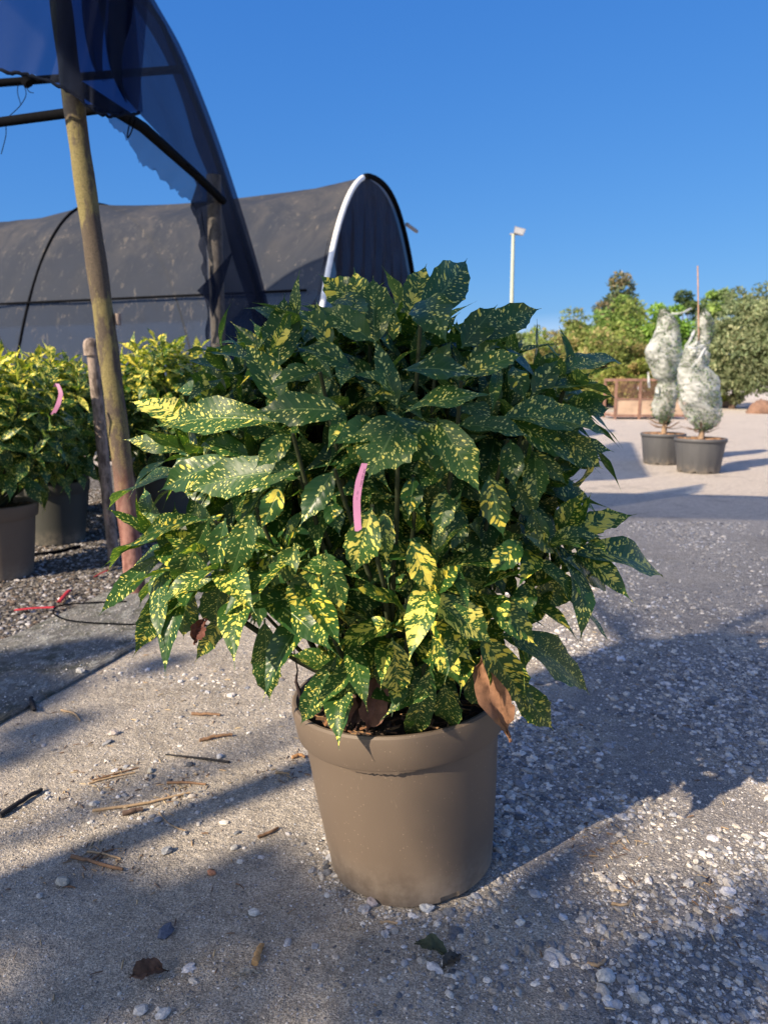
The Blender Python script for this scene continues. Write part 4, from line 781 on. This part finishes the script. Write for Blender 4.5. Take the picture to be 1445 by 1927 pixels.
# ---------------------------------------------------------------- trees
def tree(name, c, base, R, pal, n, size, lab, cat='tree', group='trees and bushes at the far edge of the yard', trunk=.12, clumps=40, seed=1, low=.15, shapef=None):
    global rng; rng = np.random.default_rng(seed); c = np.array(c, float); R = np.array(R, float); base = np.array(base, float)
    o = thing(name, base, lab, cat, group)
    cl = []
    for i in range(clumps):
        d = nrm(rng.normal(0, 1, 3)); q = c + d * R * rng.uniform(.45, .96); 
        if shapef: q = shapef(q, c, R)
        if q[2] < low: q[2] = low + rng.random() * .4
        cl.append(q)
    cl = np.array(cl); cr = rng.uniform(.15, .30, clumps) * R.mean(); which = rng.integers(0, clumps, n)
    d = rng.normal(0, 1, (n, 3)); d /= np.linalg.norm(d, axis=1)[:, None]; p = cl[which] + d * (cr[which] * rng.uniform(.55, 1.05, n))[:, None] * np.array([1.2, 1.2, .85])
    p[:, 2] = np.maximum(p[:, 2], .05)
    a = rng.normal(0, 1, (n, 3)) + d * .8; a /= np.linalg.norm(a, axis=1)[:, None]; b_ = np.cross(a, rng.normal(0, 1, (n, 3))); b_ /= np.linalg.norm(b_, axis=1)[:, None]
    s = size * rng.uniform(.6, 1.4, n)[:, None]; V = np.stack([p - a * s, p + b_ * s * .45, p + a * s, p - b_ * s * .45], 1)
    pc = np.array(pal)[(rng.integers(0, len(pal), clumps)[which] + (rng.random(n) < .3) * rng.integers(0, len(pal), n)) % len(pal)] * rng.uniform(.75, 1.25, n)[:, None] * rng.uniform(.7, 1.3, clumps)[which][:, None]
    C = np.repeat(np.concatenate([pc, np.ones((n, 1))], 1)[:, None], 4, 1).reshape(-1, 4)
    mb = MB(); mb.add(V.reshape(-1, 3), np.arange(4 * n).reshape(-1, 4), None, C); link('crown', mb, M['tree'], o, smooth=False)
    mb = MB(); tube(mb, [base, base * .5 + c * .5 + [.1, 0, 0], c + [0, 0, R[2] * .3]], [trunk, trunk * .7, trunk * .2], 8, (.09, .06, .045, 1))
    for i in range(0, min(clumps, 24), 2): m_ = base * .4 + c * .6; tube(mb, [m_, m_ * .5 + cl[i] * .5 + [0, 0, -.1], cl[i]], [trunk * .35, trunk * .22, trunk * .08], 6, (.09, .06, .045, 1), cap=False)
    link('trunk', mb, M['bark'], o); return o
def T(name, px0, px1, pytop, D, pal, n, size, lab, seed, depth=None, clumps=40, bottom=.2, trunk=.12, **k):
    kk = (D * CP + SP) / FPX; x0, x1 = (px0 - 722.5) * kk, (px1 - 722.5) * kk; zt = at(px0, pytop - 14, D)[2]; c = ((x0 + x1) / 2, D, (zt + bottom) / 2); R = ((x1 - x0) / 2, depth or (x1 - x0) / 2, (zt - bottom) / 2)
    return tree(name, c, (c[0], D, 0), R, pal, n, size, lab, seed=seed, clumps=clumps, trunk=trunk, **k)
OLV = [(.12, .15, .04), (.14, .16, .045), (.10, .14, .035), (.17, .145, .06)]; GRN = [(.08, .15, .025), (.11, .18, .03), (.06, .12, .02)]; GRY = [(.10, .125, .065), (.13, .15, .08), (.075, .10, .05), (.16, .17, .095)]; DRK = [(.035, .055, .03), (.05, .07, .035), (.07, .075, .04), (.11, .09, .05)]
T('bush', 985, 1150, 608, 33, OLV, 15000, .085, 'wide olive and ochre bush sloping down towards the lamp pole', 1, clumps=70, depth=2.5)
T('bush', 1090, 1215, 575, 31, [(.09, .14, .03), (.12, .15, .04), (.16, .14, .05), (.07, .12, .03)], 13000, .085, 'rounded green and ochre bush below the dark cedar', 2, clumps=60, depth=2.2)
T('bush', 968, 1090, 636, 30, OLV, 9000, .07, 'low olive-green bush at the left end of the bush line, nearest the lamp pole', 21, clumps=46, bottom=.05, depth=1.5)
T('bush', 1055, 1215, 622, 28.5, OLV, 13000, .07, 'broad ochre-tinged bush in front of the rounded green one', 22, clumps=64, bottom=.05, depth=1.6)
T('cedar_tree', 1098, 1212, 528, 37, DRK, 9000, .10, 'dark cedar rising above the bushes', 3, clumps=46, bottom=1.2, depth=1.5, shapef=lambda q, c, R: np.array([c[0] + (q[0] - c[0]) * max(.15, min(1.15, (c[2] + R[2] - q[2]) / R[2] * .8 + .1)), q[1], q[2]]))
T('broadleaf_tree', 1195, 1290, 575, 29, GRN, 13000, .085, 'bright green broadleaf tree behind the left wrapped conifer', 4, clumps=54)
T('broadleaf_tree', 1250, 1300, 555, 30, [(.04, .07, .03), (.06, .09, .03)], 4500, .09, 'thin dark-leaved tree top peeping between the two wrapped conifers', 5, clumps=20)
T('broadleaf_tree', 1305, 1372, 528, 30, [(.10, .16, .035), (.13, .18, .05), (.09, .13, .05)], 9000, .08, 'lime green tree top right behind the bamboo stake', 6, clumps=34)
T('olive_tree', 1322, 1430, 560, 27, GRY, 22000, .065, 'grey-green olive tree just right of the staked conifer', 7, clumps=80, depth=1.4)
T('olive_tree', 1375, 1620, 518, 25.5, GRY, 46000, .065, 'largest grey-green olive tree filling the right edge, with a bare brown foot', 8, clumps=150, trunk=.3, bottom=.35, depth=2.2)
T('hedge', 1120, 1260, 690, 26, [(.12, .14, .03), (.17, .13, .05), (.08, .11, .02)], 9000, .06, 'low clipped hedge behind the rusty mesh crate', 9, clumps=50, bottom=.05, depth=.8, cat='hedge')
T('bush', 1320, 1375, 712, 27.5, [(.14, .16, .02), (.10, .13, .02)], 2500, .06, 'small yellow-green bush above the lying drum', 10, clumps=14, bottom=.05)
T('distant_tree', 925, 1035, 630, 62, [(.12, .15, .08), (.10, .13, .07)], 6000, .16, 'pale distant tree low behind the lamp pole', 11, clumps=34)
T('distant_tree', 760, 930, 640, 64, [(.10, .13, .07), (.09, .11, .06)], 6000, .16, 'distant tree beyond the yard hidden behind the front shrub', 12, clumps=34)
T('broadleaf_tree', 1060, 1130, 640, 30, OLV, 5000, .08, 'ochre-tipped bush nearest the crate on its left', 13, clumps=26)
T('broadleaf_tree', 1440, 1760, 500, 33, DRK, 14000, .12, 'dark tree beyond the right edge olive', 14, clumps=60)
rng = np.random.default_rng(77)
g = gnd(1432, 772); g = g * [.9, .9, 1]; st = thing('tree_stump', g, 'reddish brown broken stump under the largest olive tree', 'stump'); mb = MB(); VI, FI = ICO2
V = VI * np.array([.38, .3, .32]) * (1 + rng.normal(0, .12, (len(VI), 1))) ; V[:, 0] *= np.clip(1.1 - V[:, 2] * 1.5, .3, 1.2); mb.add(V + g + [0, 0, .1], FI, None, (.20, .12, .085, 1)); link('wood', mb, M['bark'], st)
# ---------------------------------------------------------------- shade casters added out of view to shape the ground shade
def sunray(p, h):
    p = np.asarray(p, float); return p + np.array(TOSUN) / TOSUN.z * (h - p[2])
SHADE = True
if SHADE:
    tn = thing('net_tunnel', (-2, -3, 0), 'unseen net roof behind the camera, added to shade the ground on the right', 'shade tunnel')  # added shade caster, unseen; placed back along the sun rays
    mb = MB(); hh = 4.0; xs = np.linspace(0, 1, 30); ys = np.linspace(0, 1, 30)
    # added roof panel, its front edge rounded to give the shade its outline
    c0 = sunray(gnd(1075, 928), hh); c1 = sunray(gnd(1460, 950), hh)
    a0 = sunray((1.05, 2.9, 0), hh); 
    rows = []
    for u in np.linspace(0, 1, 40):
        f = c0 + (np.array([c1[0] + 2.4, c1[1] - .3, 0]) - c0) * u; top_ = hh + .25 * math.sin(math.pi * min(1, u * .5 + .25)); yb = f[1] - 4.0 + .25 * math.sin(u * 7)
        rows.append([[f[0] - .8 * v, f[1] + (yb - f[1]) * v, hh + .12 * math.sin(u * 3.1)] for v in np.linspace(0, 1, 20)])
    G = np.array(rows); sheet(mb, G); link('roof_net', mb, M['net_light'], tn)
    mb = MB(); sheet(mb, G[:, :7] + [0, 0, .03]); link('net_fold', mb, M['net_light'], tn)  # second layer added to deepen the far band of shade
    mb = MB(); tube(mb, G[:, 0], .04, 8); link('hoop', mb, M['black_metal'], tn)
    mb = MB(); tube(mb, G[:, -1], .04, 8); link('hoop', mb, M['black_metal'], tn)
    for q in (G[0, 0], G[-1, 0], G[0, -1], G[-1, -1]):
        if q[1] < .3 : mb = MB(); tube(mb, [q, [q[0], q[1], 0]], .05, 8); link('post', mb, M['dark_wood'], tn)
    # unseen leaf clumps and limbs, added up the sun's direction to cast ground dapples
    tr = thing('dapple_caster', (-9, -9, 0), 'unseen leaf clumps and limbs behind the camera, added to dapple the yard with shade', 'tree')
    def clumpcloud(mb, c, r, n=700, s=.07):
        d = rng.normal(0, 1, (n, 3)); d /= np.linalg.norm(d, axis=1)[:, None]; p = c + d * (r * rng.random(n) ** .4)[:, None]; a = rng.normal(0, 1, (n, 3)); a /= np.linalg.norm(a, axis=1)[:, None]; b_ = np.cross(a, rng.normal(0, 1, (n, 3))); b_ /= np.linalg.norm(b_, axis=1)[:, None]
        V = np.stack([p - a * s, p + b_ * s * .5, p + a * s, p - b_ * s * .5], 1); mb.add(V.reshape(-1, 3), np.arange(4 * n).reshape(-1, 4), None, (.06, .10, .03, 1))
    mb = MB()
    # (pixel of the ground the clump shades, radius, leaf density)
    for px, py, r, k_ in ((30, 1690, .10, 1), (160, 1700, .09, 1), (290, 1705, .08, 1), (410, 1715, .07, 1), (520, 1722, .07, .9), (610, 1700, .06, .8), (80, 1830, .2, .12), (330, 1850, .2, .12), (600, 1840, .16, .22), (760, 1770, .07, .9), (900, 1760, .07, .9), (1030, 1735, .06, .9), (840, 1880, .13, .25),
                      (1050, 1880, .14, .25), (1230, 1800, .07, .5), (1370, 1830, .12, .5), (1440, 1760, .09, .9), (1250, 1900, .12, .3), (40, 1250, .15, .7), (170, 1230, .13, .6), (-60, 1330, .2, .9), (90, 1370, .09, .7), (300, 1250, .08, .4), (30, 1420, .08, .4), (560, 1640, .04, .8)):
        clumpcloud(mb, sunray(gnd(px, py), 5.2), r, int(900 * (r / .15) ** 2 * .55 * k_), .04)
    for x, y, z, r in ((-.05, 1.29, 1.1, .25), (.25, 1.39, 1.0, .28), (.1, 1.19, .85, .14), (-.25, 1.34, 1.15, .12), (.42, 1.29, .8, .2), (-.35, 1.29, .80, .10), (.13, 1.26, .33, .035), (.15, 1.26, .2, .05), (.2, 1.29, .1, .06)):
        clumpcloud(mb, sunray((x, y, z), 5.2), r, int(900 * (r / .15) ** 2 * (.09 if z > .6 else .5)), .04)  # clumps added to shade the shrub and parts of the pot
    link('crown', mb, M['tree'], tr, smooth=False)
    mb = MB()
    for (a, b_, r0, r1) in (((-40, 1600), (560, 1385), .030, .022), ((120, 1520), (620, 1330), .020, .016), ((1100, 1120), (1290, 1330), .035, .035), ((1445, 1150), (1200, 1240), .035, .03), ((1180, 1150), (1240, 1330), .02, .02), ((700, 1760), (1445, 1650), .03, .02)):
        tube(mb, [sunray(gnd(*a), 5.0), sunray(gnd((a[0] + b_[0]) / 2, (a[1] + b_[1]) / 2 + 6), 5.15), sunray(gnd(*b_), 5.2)], [r0, (r0 + r1) / 2, r1], 8, (.09, .06, .045, 1))  # limbs laid to cast chosen streaks of shade
    cc = sunray(gnd(500, 1600), 5.0); tube(mb, [(-9, -9, 0), (-8.7, -8.6, 2.5), (-7.6, -6.5, 4.2), cc], [.3, .25, .16, .06], 10, (.09, .06, .045, 1)); link('trunk', mb, M['bark'], tr)
# ---------------------------------------------------------------- loose things on the ground
DEB = MB
def stick(px0, py0, px1, py1, r, c, lab, name='stick', cat='stick', grp=None, bend=.006, r1=None):
    a = gnd(px0, py0); b_ = gnd(px1, py1); o_ = (a + b_) / 2; m_ = (a + b_) / 2 + np.array([rng.normal(0, bend), rng.normal(0, bend), 0]); r *= 1.3; mb = MB(); P = curve([a + [0, 0, r], m_ + [0, 0, r * 1.3], b_ + [0, 0, r]], 12); P[1:-1] += rng.normal(0, r * .15, (10, 3)); tube(mb, P, np.linspace(r, r * .7 if r1 is None else r1, 12), 7, (*c, 1)); ob = link(name, mb, M['wood']); tag(ob, lab, cat, grp); return ob
BR = (.20, .12, .07); TN = (.38, .27, .16); BK = (.02, .02, .022)
G1 = 'sticks and stems strewn on the yard'
stick(0, 1540, 80, 1490, .0055, BK, 'black flat strip at the left edge of the picture', 'plastic_strip', 'strip', bend=.001)
stick(312, 1421, 432, 1436, .0016, BK, 'thin black tapering strip beside a white stone left of the pot', 'plastic_strip', 'strip', r1=.0045, bend=.001)
stick(60, 1320, 66, 1342, .007, BK, 'short black scrap in the joint of the concrete strip', 'plastic_strip', 'strip')
stick(175, 1528, 358, 1494, .0030, TN, 'longest tan stick lying between the two shadows left of the pot', grp=G1)
stick(376, 1396, 438, 1386, .0042, BR, 'thick brown stick above the black tapering strip', grp=G1)
stick(362, 1346, 415, 1348, .004, BR, 'short flat brown stick farthest up near the shadow band', grp=G1)
stick(116, 1338, 152, 1358, .0025, TN, 'pale splinter lying near the concrete joint', grp=G1)
stick(300, 1530, 354, 1566, .0014, TN, 'thin straw-coloured stem slanting in the sunny patch', grp=G1)
stick(168, 1476, 255, 1455, .002, TN, 'thin tan stick in the upper tangle of stems', grp=G1)
stick(175, 1470, 262, 1446, .0018, BR, 'brown curved stem in the upper tangle of stems', grp=G1, bend=.02)
stick(315, 1476, 388, 1478, .0028, BR, 'knotty brown stem just above the longest tan stick', grp=G1)
stick(232, 1535, 270, 1527, .005, (.12, .08, .06), 'short dark bark piece below the longest tan stick', grp=G1)
stick(136, 1615, 232, 1640, .0036, BR, 'reddish stick in the lower tangle of stems', grp=G1)
stick(165, 1605, 228, 1618, .0022, TN, 'pale stem crossing the lower tangle of stems', grp=G1)
stick(170, 1622, 215, 1600, .002, BR, 'small forked stem on top of the lower tangle', grp=G1)
stick(486, 1578, 524, 1560, .003, BR, 'short twig lying near the base of the pot at its left', grp=G1)
stick(550, 1428, 574, 1428, .004, (.40, .22, .10), 'orange-brown bark chip against the pot at its left', 'bark_chip', 'bark chip')
stick(520, 1455, 545, 1459, .003, TN, 'small pale chip beside the pot, below the orange-brown one', 'bark_chip', 'bark chip')
stick(1150, 1702, 1186, 1698, .0025, TN, 'pale chip lying in the gravel right of the pot', 'bark_chip', 'bark chip')
stick(1104, 1815, 1138, 1810, .003, TN, 'straw-coloured chip near the bottom right gravel', 'bark_chip', 'bark chip')
stick(716, 1738, 748, 1740, .002, TN, 'thin chip in front of the pot foot', 'bark_chip', 'bark chip')
stick(480, 1819, 493, 1782, .0052, (.50, .30, .13), 'short peeled orange-tan stub of wood in the foreground', 'wood_stub', 'wood stub', bend=.0005, r1=.0048)
for px, py, s_, c, lab in ((398, 1645, .008, (.48, .22, .12), 'orange brick chip in the foreground left of the pot'), (478, 1720, .010, (.55, .54, .50), 'pointed pale stone in front of the pot'), (118, 1663, .014, (.40, .38, .32), 'largest pale stone near the left edge, below the tangle'), (315, 1604, .012, (.25, .26, .27), 'grey angular stone beside the lower tangle of stems'), (216, 1382, .013, (.38, .34, .31), 'angular pinkish stone left of the brown sticks'), (340, 1284, .009, (.58, .57, .55), 'white pebble under the hanging leaf tips'), (414, 1426, .010, (.50, .51, .52), 'white stone at the thick end of the black tapering strip'), (75, 1688, .007, (.50, .48, .44), 'small round pebble below the largest pale stone'), (298, 1545, .009, (.30, .31, .33), 'bluish stone in the sunny patch'), (284, 1452, .009, (.36, .35, .3), 'mossy grey stone in the middle of the shadow band'), (238, 1520, .007, (.42, .34, .24), 'tan pebble resting against the longest tan stick'), (1048, 1190, .012, (.62, .58, .52), 'cream stone behind the shrub at its lower right'), (1140, 1842, .016, (.50, .49, .46), 'flat pale stone at the bottom right beside the straw-coloured chip'), (313, 1757, .015, (.10, .12, .17), 'dark blue-grey flat stone in the foreground'), (265, 1905, .011, (.50, .49, .46), 'white stone at the bottom edge, left of its twin'), (308, 1912, .011, (.52, .51, .48), 'white stone at the bottom edge, right of its twin'), (442, 1597, .008, (.45, .44, .40), 'flat pale stone near the foot of the pot at its left'), (152, 1272, .015, (.40, .40, .38), 'pale lump lying in the joint of the concrete strip'), (700, 1702, .012, (.30, .27, .28), 'brownish stone touching the front foot of the pot'), (802, 1712, .013, (.40, .42, .44), 'blue-grey upright stone by the notch of the pot foot')):
    p = gnd(px, py); VI, FI = ICO1; V = VI * np.array([1.15, .85, .62]) * s_ * (1 + rng.normal(0, .12, (len(VI), 1))); a = rng.random() * 6; V = V @ np.array([[math.cos(a), math.sin(a), 0], [-math.sin(a), math.cos(a), 0], [0, 0, 1]]); mb = MB(); mb.add(V + p + [0, 0, s_ * .38 + (.014 if px == 152 else 0)], FI, None, (*c, 1)); tag(link('stone', mb, M['stone'], smooth=False), lab, 'stone', 'larger stones lying about the pot')
def fallen(px, py, L, ang, c, lab, W=.5, h=.012):
    p = gnd(px, py); d = np.array([math.cos(ang), math.sin(ang), 0]) * L / 2; mb = MB(); leaf(mb, p - d + [0, 0, h], p + d + [0, 0, h * .6], L * W, (rng.normal(0, .2), -.2, 1), 0, .10, .5, 16, 4, 3, twist=.35); mb.V[0] += rng.normal(0, .0012, mb.V[0].shape); mb.V[0][:, 2] = np.maximum(mb.V[0][:, 2], .0015); mb.C[0][:] = (*c, 1); return tag(link('fallen_leaf', mb, M['dry']), lab, 'fallen leaf', 'fallen leaves lying in the foreground')
fallen(282, 1842, .062, .3, (.09, .055, .04), 'crumpled dark brown leaf in the foreground left', .7)
fallen(815, 1800, .07, -.5, (.07, .085, .05), 'dull green fallen leaf in front of the pot', .55)
fallen(466, 1836, .05, .1, (.42, .38, .32), 'thin pale dried leaf below the orange-tan stub', .2, .004)
fallen(850, 1818, .05, .8, (.07, .065, .055), 'small dark fallen leaf touching the green one', .5)
# red tape pieces and black hose on the gravel bed
for (a, b_, lab) in (((30, 1157), (104, 1155), 'red plastic strip lying flat on the gravel bed edge'), ((112, 1142), (132, 1122), 'short red plastic piece pointing up from the bed edge'), ((178, 1094), (206, 1084), 'faded red plastic scrap beside the capped pipe foot')):
    mb = MB(); P0, P1 = gnd(*a), gnd(*b_); P = curve([P0 + [0, 0, .022], (P0 + P1) / 2 + [0, .004, .028], P1 + [0, 0, .03]], 10); s_ = np.array([0, .011, 0]) if a[0] != 112 else np.array([.010, .004, 0]); G = np.stack([P - s_, P, P + s_, P + s_ - [0, 0, .002], P - s_ - [0, 0, .002], P - s_], 1); G[:, 1, 2] += .004; sheet(mb, G); tag(link('plastic_strip', mb, M['redp'] if 'redp' in M else M.setdefault('redp', plain('red_plastic', (.36, .03, .045), .5))), lab, 'strip', 'red plastic scraps on the gravel bed')
mb = MB(); P = curve([gnd(x, y) + [0, 0, z] for x, y, z in ((240, 1140, .02), (170, 1143, .022), (118, 1148, .022), (101, 1160, .021), (120, 1174, .022), (165, 1181, .022), (240, 1184, .021), (330, 1182, .012), (430, 1180, .006))], 70); tube(mb, P, .0035, 8); tag(link('black_hose', mb, M['black_metal']), 'thin black hose looped over the concrete strip', 'hose')
mb = MB(); P = curve([gnd(x, y) + [0, 0, .012] for x, y in ((150, 1032), (120, 1040), (85, 1046), (50, 1048))], 30); tube(mb, P, .012, 8); tag(link('black_hose', mb, M['black_metal']), 'thick black hose along the foot of the dark nursery pot', 'hose')
# drifts of chips and straw
mb = MB()
for i in range(900):
    if i % 3 == 0: c0_ = gnd(*[(560, 1450), (200, 1470), (190, 1615), (340, 1485), (1130, 1580), (1330, 1700)][rng.integers(6)]) + np.array([rng.normal(0, .05), rng.normal(0, .05), 0])
    else: c0_ = np.array([rng.uniform(-1.1, 1.5), .8 + 2.2 * rng.random(), 0])
    if np.hypot(c0_[0] - POT[0], c0_[1] - POT[1]) < .175: continue
    L = rng.uniform(.005, .022); t = rng.random() * 6.28; d = np.array([math.cos(t), math.sin(t), rng.normal(0, .1)]) * L / 2; r = rng.uniform(.0006, .0016); cc = np.array([TN, BR, (.46, .36, .22), (.12, .08, .06)][rng.integers(4)]) * rng.uniform(.7, 1.2); tube(mb, [c0_ - d + [0, 0, r * 1.2], c0_ + [0, 0, r * 1.8], c0_ + d + [0, 0, r * 1.2]], [r, r * 1.2, r * .6], 4, (*cc, 1))
tag(link('plant_litter', mb, M['wood']), 'fine straw, chips and broken stems scattered on the yard', 'litter', kind='stuff')
